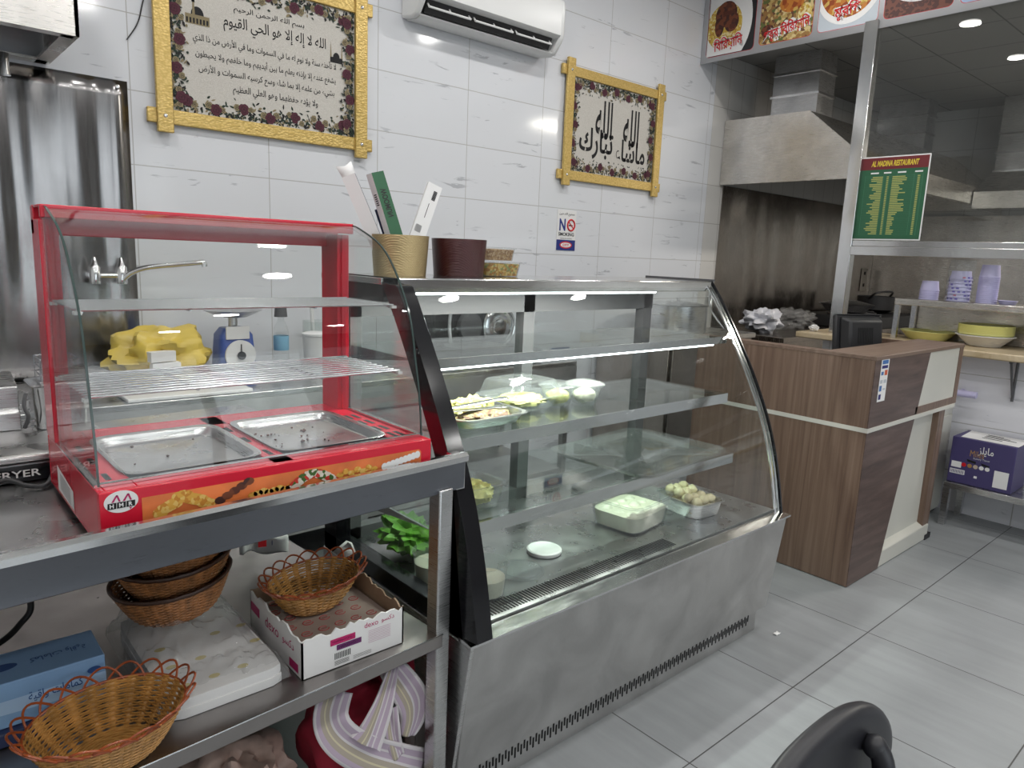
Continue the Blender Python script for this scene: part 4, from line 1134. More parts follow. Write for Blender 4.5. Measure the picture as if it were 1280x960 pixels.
part('print', b, [MT['magenta'], plain('plum_ink', (0.13, 0.02, 0.12), 0.5), MT['ink'], plain('pale_pink_ink', (0.6, 0.4, 0.5), 0.6), MT['white_p']], cb_)
t = thing('paper_stack', 'stack of brown wrapping paper with red ring prints inside the torn carton', 'paper', ((bx0 + bx1) / 2, (by0 + by1) / 2, bz + 0.0065))
b = BM(); box(b, (bx0 + 0.010, by0 + 0.010, bz + 0.0065), (bx1 - 0.010, by1 - 0.010, bz + 0.060)); part('sheets', b, plain('greaseproof_paper', (0.26, 0.20, 0.17), 0.7, var=0.12), t)
b = BM()
for i in range(6):
    for j in range(6):
        x = bx0 + 0.03 + i * 0.042 + (j % 2) * 0.018; y = by0 + 0.03 + j * 0.045
        if x < bx1 - 0.03 and y < by1 - 0.025:
            tube(b, [(x + 0.012 * math.cos(a), y + 0.010 * math.sin(a), bz + 0.0602) for a in [0.6 + k * 5.4 / 14 for k in range(15)]], 0.0014, 4)
            poly(b, [(x - 0.006, y - 0.0015, bz + 0.0606), (x + 0.008, y - 0.0015, bz + 0.0606), (x + 0.008, y + 0.0015, bz + 0.0606), (x - 0.006, y + 0.0015, bz + 0.0606)])
part('ring_print', b, plain('ring_red', (0.30, 0.03, 0.03), 0.6), t)
t = thing('wicker_basket', 'smaller oval honey wicker basket with looped rim lying in the torn carton', 'basket', (-0.738, -1.965, bz + 0.064))
basket(t, -0.738, -1.965, bz + 0.066, 0.066, 0.118, 0.72, 0.070, 14, 20, (MT['wicker_l'], MT['wicker_r']))
t.rotation_euler = (0.06, -0.03, 0.15)
# wrapped stack of white sheets with three nested brown baskets
t = thing('tissue_stack', 'white stack of folded sheets wrapped in clear plastic under the brown baskets', 'paper stack', (-1.0, -1.93, ZU))
for k, (z0, z1, ins) in enumerate(((ZU, ZU + 0.019, 0.0), (ZU + 0.0195, ZU + 0.040, 0.012))):
    b = BM()
    lathe(b, [(0.0, z0), (1.0 - ins, z0), (1.0 - ins + 0.002, (z0 + z1) / 2), (1.0 - ins, z1), (0, z1)], (-1.005, -1.925, 0), 48, sx=0.118, sy=0.205, sq=16.0)
    part('sheets', b, MT['white_p'], t)
def wrapf(u, v):
    x = -1.145 + 0.275 * u; y = -2.125 + 0.43 * v
    e = min(u, 1 - u, v, 1 - v)
    z = ZU + 0.044 + 0.060 * max(0, 1 - ((u - 0.45) / 0.45) ** 2) ** 0.6 * max(0, 1 - ((v - 0.66) / 0.40) ** 2) ** 0.6
    z += 0.018 * mnoise.noise(Vector((u * 5, v * 8, 1.3))) + 0.014 * mnoise.noise(Vector((u * 16, v * 22, 4)))
    k = min(1, e / 0.10); z = ZU + 0.004 + (max(z, ZU + 0.043) - ZU - 0.004) * (k ** 0.35)
    return Vector((x, y, z))
b = BM(); grid(b, 60, 70, wrapf); part('plastic_wrap', b, MT['bag_p'], t, label='crinkled clear plastic wrap')
b = BM()
for i in range(9): lathe(b, [(0, ZU + 0.0405), (0.012, ZU + 0.0405), (0, ZU + 0.0408)], (-1.08 + 0.06 * (i % 4), -2.08 + 0.085 * (i // 3), 0), 9, sx=1, sy=0.7)
part('flower_print', b, plain('yellow_print', (0.66, 0.56, 0.22), 0.7), t)
lab3 = ('lowest of three nested brown wicker baskets on the wrapped sheets', 'middle of three nested brown wicker baskets on the wrapped sheets', 'topmost of three nested brown wicker baskets, just under the table')
for k in range(3):
    z0 = ZU + 0.094 + 0.050 * k; cx, cy = -1.020 + 0.006 * k, -1.835 + 0.006 * k
    t = thing('round_basket', lab3[k], 'basket', (cx, cy, z0), 'nested brown wicker baskets')
    basket(t, cx, cy, z0, 0.085, 0.126, 0.92, 0.082, 20, 26, (MT['wicker_b'], MT['wicker_k']), rim='dark', r_ring=0.0026, amp=0.0028)
    t.rotation_euler = (0.05, -0.10, 0.3 * k)
# blue carton, navy packet, yellow canister
t = thing('blue_carton', 'pale blue carton with dark blue Arabic lettering at the left of the undershelf', 'carton', (-1.40, -1.93, ZU + 0.03))
z0, z1 = ZU + 0.031, ZU + 0.121
b = BM(); box(b, (-1.62, -2.005, z0), (-1.205, -1.885, z1)); part('body', b, MT['blue_card'], t, bevel=0.002)
b = BM(); poly(b, [(-1.62, -2.0058, z0 + 0.055), (-1.205, -2.0058, z0 + 0.055), (-1.205, -2.0058, z0 + 0.02), (-1.62, -2.0058, z0 + 0.04)], 0); part('light_band', b, plain('light_blue_band', (0.42, 0.58, 0.80), 0.5), t)
b = BM(); write(b, arabic('كمامات واقية'), (-1.275, -1.945, z1 + 0.0008), (-1, 0, 0), (0, -1, 0), w=0.095, h=0.024, bold=0.01)
write(b, arabic('كمامات واقية'), (-1.290, -2.0066, z0 + 0.048), (1, 0, 0), (0, 0, 1), w=0.090, h=0.022, bold=0.01)
disc(b, (-1.37, -1.945, z1 + 0.0008), Vector((1, 0, 0)), Vector((0, 1, 0)), 0.028, 0.014, 28); disc(b, (-1.225, -2.0066, z0 + 0.065), Vector((1, 0, 0)), Vector((0, 0, 1)), 0.012, 0.007, 20)
part('lettering', b, MT['blue_card2'], t)
b = BM(); box(b, (-1.60, -2.02, ZU + 0.0005), (-1.215, -1.86, ZU + 0.030)); single('navy_packet', 'flat dark navy packet under the pale blue carton', 'packet', b, MT['navy'], (-1.41, -1.94, ZU), bevel=0.004)
b = BM(); lathe(b, [(0, ZU), (0.030, ZU), (0.032, ZU + 0.005), (0.032, ZU + 0.13), (0.02, ZU + 0.135), (0, ZU + 0.135)], (-1.432, -2.02, 0), 28); single('yellow_canister', 'yellow canister at the left edge of the undershelf in front of the blue carton', 'canister', b, plain('canister_yellow', (0.62, 0.48, 0.04), 0.4), (-1.432, -2.02, ZU))
b = BM(); tube(b, crom([(-1.30, -1.5, 0.885), (-1.30, -1.52, 0.72), (-1.275, -1.60, 0.62), (-1.30, -1.62, 0.58), (-1.36, -1.66, 0.56), (-1.5, -1.70, 0.55)], 8), 0.007, 10); single('black_hose', 'thick black cable hanging under the table behind the blue carton', 'cable', b, MT['black_m'], (-1.3, -1.55, 0.6))
# packet behind the baskets
b = BM(); grid(b, 14, 8, lambda u, v: Vector((-0.76 + 0.13 * u, -1.55 + 0.02 * math.sin(5 * u), 0.585 + 0.055 * v - 0.02 * u + 0.006 * math.sin(9 * u + 4 * v))))
t = thing('white_packet', 'small white packet with red and blue print behind the torn carton', 'packet', (-0.70, -1.55, 0.58)); part('film', b, MT['white_p'], t, solid=0.012)
b = BM(); poly(b, [(-0.715, -1.560, 0.60), (-0.690, -1.560, 0.597), (-0.690, -1.560, 0.622), (-0.715, -1.560, 0.625)], 0); write(b, 'ISO', (-0.66, -1.562, 0.605), (1, 0, 0), (0, 0, 1), w=0.03, mi=1); part('print', b, [MT['sign_red'], MT['sign_blue']], t)

# ---- striped cloth bag and sacks on the floor
t = thing('striped_bag', 'crimson cloth bag with white and lilac striped straps on the floor under the table', 'bag', (-0.65, -1.98, 0))
b = BM(); ellipsoid(b, (-0.655, -1.985, 0.205), (0.115, 0.13, 0.205), 44, 28, amp=0.30, fs=7, seed=5); part('body', b, MT['crimson'], t)
def strap(pts, nrm, w, name='strap'):
    C_ = crom(pts, 8); nv = len(C_) - 1; b = BM()
    def f(u, v):
        x = u * nv; i = min(int(x), nv - 1); p = C_[i].lerp(C_[i + 1], x - i)
        d = (C_[min(i + 1, nv)] - C_[max(i - 1, 0)]).normalized(); s = d.cross(Vector(nrm)).normalized()
        return p + s * (v - 0.5) * w(u) + Vector(nrm) * 0.006 * math.sin(v * PI * 2 + u * 4)
    lay = b.loops.layers.uv.verify()
    nu_, nv_ = nv, 8
    vs = [[b.verts.new(f(i / nu_, j / nv_)) for j in range(nv_ + 1)] for i in range(nu_ + 1)]
    for i in range(nu_):
        for j in range(nv_):
            fc = b.faces.new((vs[i][j], vs[i + 1][j], vs[i + 1][j + 1], vs[i][j + 1])); fc.smooth = True
            for l, (p, q) in zip(fc.loops, ((i, j), (i + 1, j), (i + 1, j + 1), (i, j + 1))): l[lay].uv = (q / nv_, p / nu_)
    part(name, b, MT['stripe'], t, solid=0.004, label='white and lilac striped strap')
strap([(-0.738, -2.085, 0.43), (-0.770, -2.110, 0.385), (-0.756, -2.130, 0.335), (-0.690, -2.140, 0.265), (-0.595, -2.135, 0.19), (-0.52, -2.12, 0.13)], (-0.35, -1, 0.25), lambda u: 0.075 + 0.03 * u)
strap([(-0.572, -2.075, 0.445), (-0.609, -2.105, 0.405), (-0.645, -2.130, 0.365), (-0.680, -2.145, 0.322), (-0.700, -2.150, 0.300)], (-0.25, -1, 0.1), lambda u: 0.020 + 0.075 * u)
strap([(-0.592, -2.070, 0.435), (-0.572, -2.100, 0.395), (-0.545, -2.115, 0.335), (-0.545, -2.120, 0.29), (-0.562, -2.120, 0.245)], (-0.2, -1, 0.1), lambda u: 0.030 + 0.055 * math.sin(PI * min(1, 0.15 + u * 0.75)))
strap([(-0.613, -2.115, 0.345), (-0.617, -2.130, 0.31), (-0.614, -2.135, 0.265), (-0.60, -2.135, 0.21)], (-0.3, -1, 0.1), lambda u: 0.040)
b = BM(); grid(b, 22, 16, lambda u, v: Vector((-0.570 + 0.055 * u + 0.025 * v, -2.065 - 0.03 * v + 0.014 * math.sin(6 * u + 3 * v), 0.43 - 0.17 * v + 0.01 * u + 0.008 * math.sin(12 * u)))); part('lining', b, MT['crimson'], t, solid=0.004)
b = BM(); grid(b, 20, 14, lambda u, v: Vector((-0.560 + 0.07 * u, -2.05 - 0.02 * math.sin(4 * u), 0.28 - 0.10 * v + 0.03 * u + 0.012 * math.sin(9 * u + 5 * v)))); part('black_lining', b, MT['black_m'], t, solid=0.005)
b = BM(); grid(b, 30, 20, lambda u, v: Vector((-0.535 + 0.075 * u + 0.03 * v, -2.05 - 0.035 * math.sin(7 * u) * (0.3 + 0.7 * v), 0.24 - 0.235 * v + 0.03 * (1 - u))))
single('grey_cloth', 'pale grey cloth hanging in folds at the right of the striped bag', 'cloth', b, plain('grey_cloth', (0.42, 0.38, 0.36), 0.85), (-0.5, -2.05, 0.005), solid=0.004)
def sack(c, r, lab, mat, seed, amp=0.45):
    b = BM(); ellipsoid(b, c, r, 48, 28, amp=amp, fs=11, seed=seed)
    single('plastic_sack', lab, 'sack', b, mat, (c[0], c[1], 0))
sack((-0.94, -1.93, 0.150), (0.13, 0.16, 0.130), 'crumpled pinkish clear sack on the floor left of the striped bag', plain('pink_sack', (0.62, 0.44, 0.37), 0.35, var=0.35, vscale=14, bmp=0.5), 2)
sack((-0.76, -1.48, 0.190), (0.17, 0.16, 0.165), 'crumpled olive and cream sack on the floor behind the pinkish one', plain('olive_sack', (0.38, 0.33, 0.20), 0.4, var=0.5, vscale=16, bmp=0.5), 6)
sack((-1.20, -2.07, 0.10), (0.09, 0.10, 0.085), 'small blue sack on the floor at the bottom left', plain('blue_sack', (0.10, 0.15, 0.30), 0.45, var=0.2, bmp=0.3), 8)

# ================================================================== framed tapestries on the back wall
XV, ZV, NV = Vector((1, 0, 0)), Vector((0, 0, 1)), Vector((0, -1, 0))
def tapestry(name, label, x0, x1, z0, z1, seed):
    """x0..z1: opening inside the frame"""
    pw = 0.068
    t = thing(name, label, 'framed tapestry', ((x0 + x1) / 2, -0.01, z0 - 0.1))
    b = BM(); box(b, (x0 - 0.02, -0.014, z0 - 0.02), (x1 + 0.02, -0.004, z1 + 0.02)); cv = part('canvas', b, MT['canvas'], t)
    for x in (x0 - pw, x1):
        b = BM(); box(b, (x, -0.040, z0 - 0.100), (x + pw, -0.020, z1 + 0.105)); part('frame_post', b, MT['gold'], t, bevel=0.004)
    for z in (z0 - 0.062, z1):
        b = BM(); box(b, (x0 - pw - 0.036, -0.027, z), (x1 + pw + 0.036, -0.006, z + 0.062)); part('frame_rail', b, MT['gold'], t, bevel=0.004)
    for x in (x0 - pw / 2, x1 + pw / 2):
        for z in (z0 - 0.031, z1 + 0.031):
            b = BM(); ellipsoid(b, (x, -0.041, z), (0.009, 0.005, 0.009), 12, 8); part('stud', b, MT['chrome'], t)
    # floral border
    R_ = random.Random(seed); b = BM(); y = -0.0146; bw = 0.085
    lay = [0]
    def nexty(): lay[0] += 1; return y - 0.0000025 * lay[0]
    def leaf(cx, cz, a, l, w, mi):
        u = Vector((math.cos(a), 0, math.sin(a))); v = Vector((-math.sin(a), 0, math.cos(a))); c = Vector((cx, nexty(), cz))
        poly(b, [c - u * l, c - u * l * .3 + v * w, c + u * l * .4 + v * w * .8, c + u * l, c + u * l * .4 - v * w * .8, c - u * l * .3 - v * w], mi)
    def flower(cx, cz, r, m1, m2):
        for k in range(7):
            a = k * 0.9 + R_.random(); disc(b, (cx + r * .55 * math.cos(a), nexty(), cz + r * .55 * math.sin(a)), XV, ZV, r * .52, seg=9, mi=m1)
        for k in range(4):
            a = k * 1.57 + R_.random(); disc(b, (cx + r * .30 * math.cos(a), nexty(), cz + r * .30 * math.sin(a)), XV, ZV, r * .34, seg=8, mi=m2)
            disc(b, (cx + r * .26 * math.cos(a), nexty(), cz + r * .26 * math.sin(a)), XV, ZV, r * .25, seg=8, mi=m1)
        disc(b, (cx, nexty(), cz), XV, ZV, r * .16, seg=8, mi=m2)
    def run(n, P, spacing):
        for i in range(n * 62):
            s = R_.random(); q = abs(R_.gauss(0, .45)); q = min(q, 1.0) * R_.choice((1, 1, .6)); cx, cz = P(s, q)
            k = R_.random()
            if x0 + .004 < cx < x1 - .004 and z0 + .004 < cz < z1 - .004:
                leaf(cx, cz, R_.uniform(0, 6.3), R_.uniform(.006, .014), R_.uniform(.0025, .006), 2 if k < .50 else (3 if k < .72 else 4))
        for i in range(n * 2):
            s = (i + .5) / (n * 2); cx, cz = P(s, R_.uniform(.25, .7))
            flower(cx, cz, R_.uniform(.012, .018), 3, 4)
        for i in range(n):
            s = (i + .5) / n; cx, cz = P(s, .40 + .12 * (-1) ** i)
            flower(cx, cz, 0.025, 0, 1)
    W_, H_ = x1 - x0, z1 - z0
    run(7, lambda s, q: (x0 + s * W_, z0 + 0.006 + q * bw), 0); run(7, lambda s, q: (x0 + s * W_, z1 - 0.006 - q * bw), 0)
    run(5, lambda s, q: (x0 + 0.006 + q * bw * .8, z0 + s * H_), 0); run(5, lambda s, q: (x1 - 0.006 - q * bw * .8, z0 + s * H_), 0)
    part('floral_border', b, [MT['rose'], MT['rose_d'], MT['leaf'], MT['tan'], MT['ink']], cv, label='embroidered border of maroon roses and dark leaves')
    return t, cv
t, cv = tapestry('framed_tapestry', 'large gold framed tapestry with lines of black Arabic verse and rose border', -0.440, 0.449, 2.030, 2.630, 3)
b = BM(); yt = -0.0152; rows = [
    ('بسم الله الرحمن الرحيم', 0.012, 2.507, 0.34, 0.034), ('الله لا إله إلا هو الحي القيوم', 0.045, 2.440, 0.50, 0.074),
    ('لا تأخذه سنة ولا نوم له ما في السموات وما في الأرض من ذا الذي', 0.005, 2.352, 0.69, 0.050),
    ('يشفع عنده إلا بإذنه يعلم ما بين أيديهم وما خلفهم ولا يحيطون', 0.008, 2.287, 0.68, 0.048),
    ('بشيء من علمه إلا بما شاء وسع كرسيه السموات و الأرض', 0.010, 2.224, 0.66, 0.048), ('ولا يؤده حفظهما وهو العلي العظيم', 0.040, 2.158, 0.42, 0.046)]
for s, x, z, w, h in rows: write(b, arabic(s), (x, yt, z), XV, ZV, w=w, h=h, bold=0.006)
part('verse_lettering', b, MT['ink'], cv)
def shrine(b, x, z, s, mi):
    poly(b, [(x - .045 * s, yt, z), (x + .045 * s, yt, z), (x + .045 * s, yt, z + .035 * s), (x - .045 * s, yt, z + .035 * s)], mi)
    poly(b, [(x + .024 * s * math.cos(k * PI / 10), yt - .0001, z + .035 * s + .030 * s * math.sin(k * PI / 10)) for k in range(11)], 1)
    for k in range(7): poly(b, [(x - .042 * s + k * .0125 * s, yt - .0001, z + .004), (x - .035 * s + k * .0125 * s, yt - .0001, z + .004), (x - .035 * s + k * .0125 * s, yt - .0001, z + .022 * s), (x - .042 * s + k * .0125 * s, yt - .0001, z + .022 * s)], 1)
b = BM(); shrine(b, -0.318, 2.405, 1.15, 0); poly(b, [(-0.340, yt - .0002, 2.44), (-0.328, yt - .0002, 2.44), (-0.332, yt - .0002, 2.53), (-0.336, yt - .0002, 2.53)], 0); poly(b, [(-0.341, yt - .0002, 2.495), (-0.327, yt - .0002, 2.495), (-0.334, yt - .0002, 2.54)], 1)
part('building_picture', b, [MT['tan'], MT['ink']], cv, label='small woven picture of a domed building with a tower')
b = BM(); shrine(b, 0.352, 2.375, 0.75, 1)
for dx in (-0.03, 0.03): poly(b, [(0.352 + dx - .004, yt - .0002, 2.40), (0.352 + dx + .004, yt - .0002, 2.40), (0.352 + dx, yt - .0002, 2.475)], 0)
part('building_picture', b, [MT['tan'], MT['ink']], cv, label='small dark woven picture of a building with two towers')
t, cv = tapestry('framed_tapestry', 'gold framed tapestry with bold black calligraphy right of the air conditioner', 2.040, 2.912, 2.032, 2.622, 9)
b = BM(); yt = -0.0152
write(b, arabic('الله'), (2.655, yt, 2.380), XV, ZV, w=0.17, h=0.25, bold=0.02); write(b, arabic('ماشاء'), (2.660, yt, 2.215), XV, ZV, w=0.33, h=0.16, bold=0.022)
part('calligraphy', b, MT['ink'], cv)
b = BM()
write(b, arabic('الله'), (2.365, yt, 2.395), XV, ZV, w=0.17, h=0.25, bold=0.02); write(b, arabic('تبارك'), (2.300, yt, 2.230), XV, ZV, w=0.34, h=0.20, bold=0.022)
part('calligraphy', b, MT['ink'], cv)

# ================================================================== air conditioner
t = thing('air_conditioner', 'white wall mounted split air conditioner with open louvre on the back wall', 'air conditioner', (1.245, -0.1, 2.66))
A0, A1 = 0.735, 1.760
prof = [(-0.004, 2.672), (-0.10, 2.660), (-0.135, 2.668), (-0.142, 2.676), (-0.085, 2.705), (-0.085, 2.748), (-0.196, 2.757), (-0.208, 2.765), (-0.210, 2.93), (-0.195, 2.97), (-0.004, 2.975)]
b = BM(); prism_x(b, prof, A0 + 0.035, A1 - 0.035); part('housing', b, MT['white'], t)
for x, s in ((A0, 1), (A1, -1)):
    b = BM(); pr_ = [(-0.004, 2.675), (-0.10, 2.663), (-0.14, 2.672), (-0.19, 2.735), (-0.206, 2.765), (-0.208, 2.93), (-0.195, 2.968), (-0.004, 2.973)]
    prism_x(b, pr_, x, x + s * 0.036); part('end_cap', b, MT['white'], t, bevel=0.012)
b = BM(); prism_x(b, [(-0.086, 2.706), (-0.086, 2.747), (-0.160, 2.752), (-0.130, 2.690)], A0 + 0.06, A1 - 0.06); part('outlet', b, MT['black_m'], t, label='dark air outlet slot')
for k in range(3):
    x0 = A0 + 0.065 + k * 0.305; b = BM()
    tube(b, [(x0, -0.170, 2.714), (x0 + 0.275, -0.170, 2.714)], 0.006, 8)
    for q in (0.0, 0.14, 0.27): tube(b, [(x0 + q, -0.170, 2.714), (x0 + q + 0.004, -0.150, 2.735), (x0 + q + 0.004, -0.10, 2.735)], 0.005, 8)
    part('vane', b, MT['white'], t)

# no smoking sign
t = thing('no_smoking_sign', 'white no smoking sign with blue foot on the back wall above the display counter', 'sign', (2.064, -0.002, 1.508))
sx0, sx1, sz0, sz1 = 1.974, 2.154, 1.508, 1.775
b = BM(); box(b, (sx0, -0.004, sz0), (sx1, -0.001, sz1)); pl_ = part('plate', b, MT['white_p'], t)
b = BM(); ys = -0.0046; mx = (sx0 + sx1) / 2
write(b, arabic('ممنوع التدخين'), (mx, ys, sz1 - 0.028), XV, ZV, w=0.145, h=0.022, mi=0, bold=0.015)
write(b, 'N', (mx - 0.040, ys, sz1 - 0.098), XV, ZV, w=0.058, h=0.080, mi=2, bold=0.03)
tube(b, [(mx + 0.042 + 0.034 * math.cos(q * PI / 18), ys - 0.0004, sz1 - 0.098 + 0.036 * math.sin(q * PI / 18)) for q in range(36)], 0.006, 6, closed=True, mi=1)
tube(b, [(mx + 0.020, ys - 0.001, sz1 - 0.077), (mx + 0.064, ys - 0.001, sz1 - 0.119)], 0.0035, 6, mi=1)
box(b, (mx + 0.020, ys - 0.0003, sz1 - 0.104), (mx + 0.058, ys + 0.0002, sz1 - 0.096), 0)
write(b, 'SMOKING', (mx, ys, sz1 - 0.160), XV, ZV, w=0.150, h=0.023, mi=0, bold=0.03)
poly(b, [(sx0, ys, sz0 + 0.070), (sx1, ys, sz0 + 0.070), (sx1, ys, sz0), (sx0, ys, sz0)], 2)
disc(b, (mx, ys - 0.0004, sz0 + 0.036), XV, ZV, 0.060, 0.024, 32, 1); disc(b, (mx, ys - 0.0008, sz0 + 0.036), XV, ZV, 0.050, 0.016, 32, 3)
write(b, 'CITY', (mx, ys - 0.0012, sz0 + 0.036), XV, ZV, w=0.062, h=0.016, mi=1, bold=0.03)
write(b, 'www.no-smoke', (mx, ys, sz0 + 0.080), XV, ZV, w=0.11, h=0.010, mi=0)
part('print', b, [MT['ink'], MT['sign_red'], MT['sign_blue'], MT['white_p']], pl_)
# cord beside the big tapestry
b = BM(); tube(b, crom([(-0.49, -0.006, 2.62), (-0.535, -0.006, 2.45), (-0.560, -0.006, 2.36), (-0.605, -0.006, 2.285)], 8), 0.0028, 6)
single('hanging_wire', 'thin black wire hanging on the back wall left of the large tapestry', 'wire', b, MT['black_m'], (-0.55, -0.006, 2.28))
# steel sheet behind the fryer hood
b = BM(); grid(b, 24, 20, lambda u, v: Vector((-2.3 + 1.687 * u, -0.006 - 0.004 * math.sin(u * 9 + 2 * math.sin(3 * v)) * math.sin(PI * v), 0.87 + 1.247 * v)))
t = thing('steel_splash_sheet', 'wavy stainless steel splash sheet on the back wall behind the red warmer', 'splash sheet', (-1.45, -0.005, 0.87)); part('sheet', b, MT['steel_v'], t, solid=0.002)
for p in ((-0.65, 2.09),):
    b = BM(); ellipsoid(b, (p[0], -0.010, p[1]), (0.010, 0.004, 0.010), 12, 8); part('screw', b, MT['chrome'], t)
# fryer hood, upper left
t = thing('extractor_hood', 'stainless steel extractor hood at the upper left corner above the fryer', 'extractor hood', (-1.6, -0.3, 2.12))
hx0, hx1, hy, hz0, hz1 = -2.4, -0.893, -0.575, 2.130, 2.75
b = BM()
box(b, (hx0, hy, hz0), (hx1, hy + 0.012, hz1)); box(b, (hx1 - 0.012, hy, hz0), (hx1, -0.008, hz1)); box(b, (hx0, hy, hz1 - 0.012), (hx1, -0.008, hz1)); box(b, (hx0, hy, hz0), (hx0 + 0.012, -0.008, hz1))
box(b, (hx0, hy + 0.012, hz0), (hx1 - 0.012, hy + 0.050, hz0 + 0.010)); box(b, (hx1 - 0.050, hy + 0.012, hz0), (hx1 - 0.012, -0.008, hz0 + 0.010)); box(b, (hx0, -0.075, hz0), (hx1 - 0.012, -0.008, hz0 + 0.010))
part('canopy', b, MT['steel_h'], t)
for k in range(3):
    x1 = hx1 - 0.05 - k * 0.46
    b = BM(); prism_x(b, [(-0.54, 2.17), (-0.54, 2.19), (-0.05, 2.40), (-0.05, 2.38)], x1 - 0.44, x1); part('grease_filter', b, MT['black_m'], t, label='dark grease filter')
b = BM(); lathe(b, [(0.020, 2.052), (0.020, 2.128), (0, 2.128)], (-1.055, -0.10, 0), 20); lathe(b, [(0, 2.050), (0.022, 2.050), (0.022, 2.062), (0, 2.062)], (-1.055, -0.10, 0), 20); part('grease_cup', b, MT['bright'], t)

# ================================================================== back worktop with sink things, seen through the glass
t = thing('back_worktop', 'stainless steel worktop along the back wall behind the warmer and display counter', 'worktop', (-0.5, -0.33, 0))
b = BM(); box(b, (-2.3, -0.655, 0.845), (1.55, -0.010, 0.870)); part('top', b, MT['steel'], t, bevel=0.003)
b = BM(); box(b, (-2.3, -0.655, 0.74), (1.55, -0.640, 0.845)); part('apron', b, MT['steel_b'], t)
for x in (-2.25, -1.05, 0.15, 1.49):
    for y in (-0.63, -0.06):
        b = BM(); box(b, (x, y, 0), (x + 0.035, y + 0.035, 0.845)); part('leg', b, MT['steel'], t)
b = BM(); box(b, (-2.25, -0.62, 0.20), (1.52, -0.03, 0.225)); part('undershelf', b, MT['steel_b'], t)
b = BM(); box(b, (-0.825, -0.65, 0.871), (-0.36, -0.42, 0.886)); single('cutting_board', 'white cutting board at the front edge of the back worktop', 'cutting board', b, MT['white'], (-0.59, -0.53, 0.871), bevel=0.004)
t = thing('mixer_tap', 'chrome wall mixer tap with long spout on the back wall, seen through the warmer', 'tap', (-0.72, -0.05, 1.25))
for x in (-0.79, -0.69):
    b = BM(); cyl(b, (x, -0.006, 1.31), (x, -0.06, 1.31), 0.022, 18); lathe(b, [(0, 1.275), (0.020, 1.275), (0.022, 1.285), (0.022, 1.345), (0.014, 1.355), (0.006, 1.385), (0, 1.39)], (x, -0.075, 0), 20); part('valve', b, MT['chrome'], t)
b = BM(); cyl(b, (-0.79, -0.075, 1.31), (-0.69, -0.075, 1.31), 0.012, 14); part('bridge', b, MT['chrome'], t)
b = BM(); tube(b, crom([(-0.69, -0.08, 1.29), (-0.66, -0.11, 1.325), (-0.60, -0.14, 1.35), (-0.50, -0.18, 1.365), (-0.43, -0.21, 1.375), (-0.40, -0.225, 1.378), (-0.395, -0.228, 1.36)], 6), 0.012, 12); part('spout', b, MT['chrome'], t)
# yellow bag with white cartons
t = thing('yellow_bag', 'crumpled yellow plastic bag holding white boxes on the back worktop', 'bag', (-0.60, -0.33, 0.871))
b = BM(); ellipsoid(b, (-0.615, -0.31, 0.993), (0.185, 0.14, 0.119), 40, 24, amp=0.45, fs=9, seed=4); part('bag', b, MT['yellow_bag'], t)
b = BM(); box(b, (-0.70, -0.47, 0.99), (-0.60, -0.43, 1.03), M=rot_about((-0.65, -0.45, 1), 0.2)); box(b, (-0.69, -0.48, 0.94), (-0.585, -0.43, 0.985)); part('white_box', b, MT['white_p'], t)
# kitchen scale
t = thing('kitchen_scale', 'blue and white kitchen scale with round dial and top pan on the back worktop', 'kitchen scale', (-0.31, -0.33, 0.871))
b = BM(); lathe(b, [(0, 0.871), (1.0, 0.871), (1.0, 0.90), (0.85, 1.07), (0.6, 1.10), (0, 1.10)], (-0.31, -0.31, 0), 40, sx=0.085, sy=0.075, sq=5.0); part('body', b, MT['blue_pl'], t)
b = BM(); lathe(b, [(0, 0), (0.066, 0), (0.066, 0.012), (0, 0.014)], (-0.31, -0.385, 0.985), 36, M=Matrix.Rotation(PI / 2, 3, 'X')); dl = part('dial', b, MT['white'], t)
b = BM(); cyl(b, (-0.31, -0.40, 0.985), (-0.31, -0.408, 0.985), 0.018, 20); box(b, (-0.312, -0.404, 0.985), (-0.308, -0.401, 1.035)); part('pointer', b, MT['black_m'], dl)
b = BM(); box(b, (-0.365, -0.382, 1.055), (-0.265, -0.372, 1.11)); part('brand_plate', b, MT['white_p'], t)
b = BM(); lathe(b, [(0, 1.10), (0.02, 1.10), (0.02, 1.145), (0.06, 1.147), (0.12, 1.175), (0.125, 1.178), (0.118, 1.178), (0.055, 1.152), (0, 1.152)], (-0.31, -0.31, 0), 36); part('pan', b, MT['foil'], t)
# bottle
t = thing('water_bottle', 'clear plastic bottle with blue label and dark cap on the back worktop', 'bottle', (-0.085, -0.3, 0.871))
b = BM(); lathe(b, [(0, 0.872), (0.030, 0.872), (0.034, 0.88), (0.034, 1.06), (0.030, 1.09), (0.014, 1.125), (0.014, 1.14), (0, 1.14)], (-0.085, -0.3, 0), 28); part('body', b, MT['clear_p'], t)
b = BM(); lathe(b, [(0.0345, 0.985), (0.035, 0.987), (0.035, 1.05), (0.0345, 1.052)], (-0.085, -0.3, 0), 28, caps=False); part('label_band', b, plain('pale_blue_label', (0.25, 0.50, 0.68), 0.5), t)
b = BM(); lathe(b, [(0, 1.14), (0.030, 1.14), (0.026, 1.185), (0, 1.187)], (-0.085, -0.3, 0), 24); part('cap', b, MT['dark_grey'], t)
t = thing('white_tub', 'white plastic tub with lid on the back worktop beside the bottle', 'tub', (0.09, -0.3, 0.871))
b = BM(); lathe(b, [(0, 0.872), (0.052, 0.872), (0.064, 1.045), (0, 1.045)], (0.09, -0.3, 0), 32); part('tub', b, MT['white'], t)
b = BM(); lathe(b, [(0, 1.046), (0.067, 1.046), (0.067, 1.056), (0.05, 1.062), (0, 1.062)], (0.09, -0.3, 0), 32); part('lid', b, MT['white'], t)
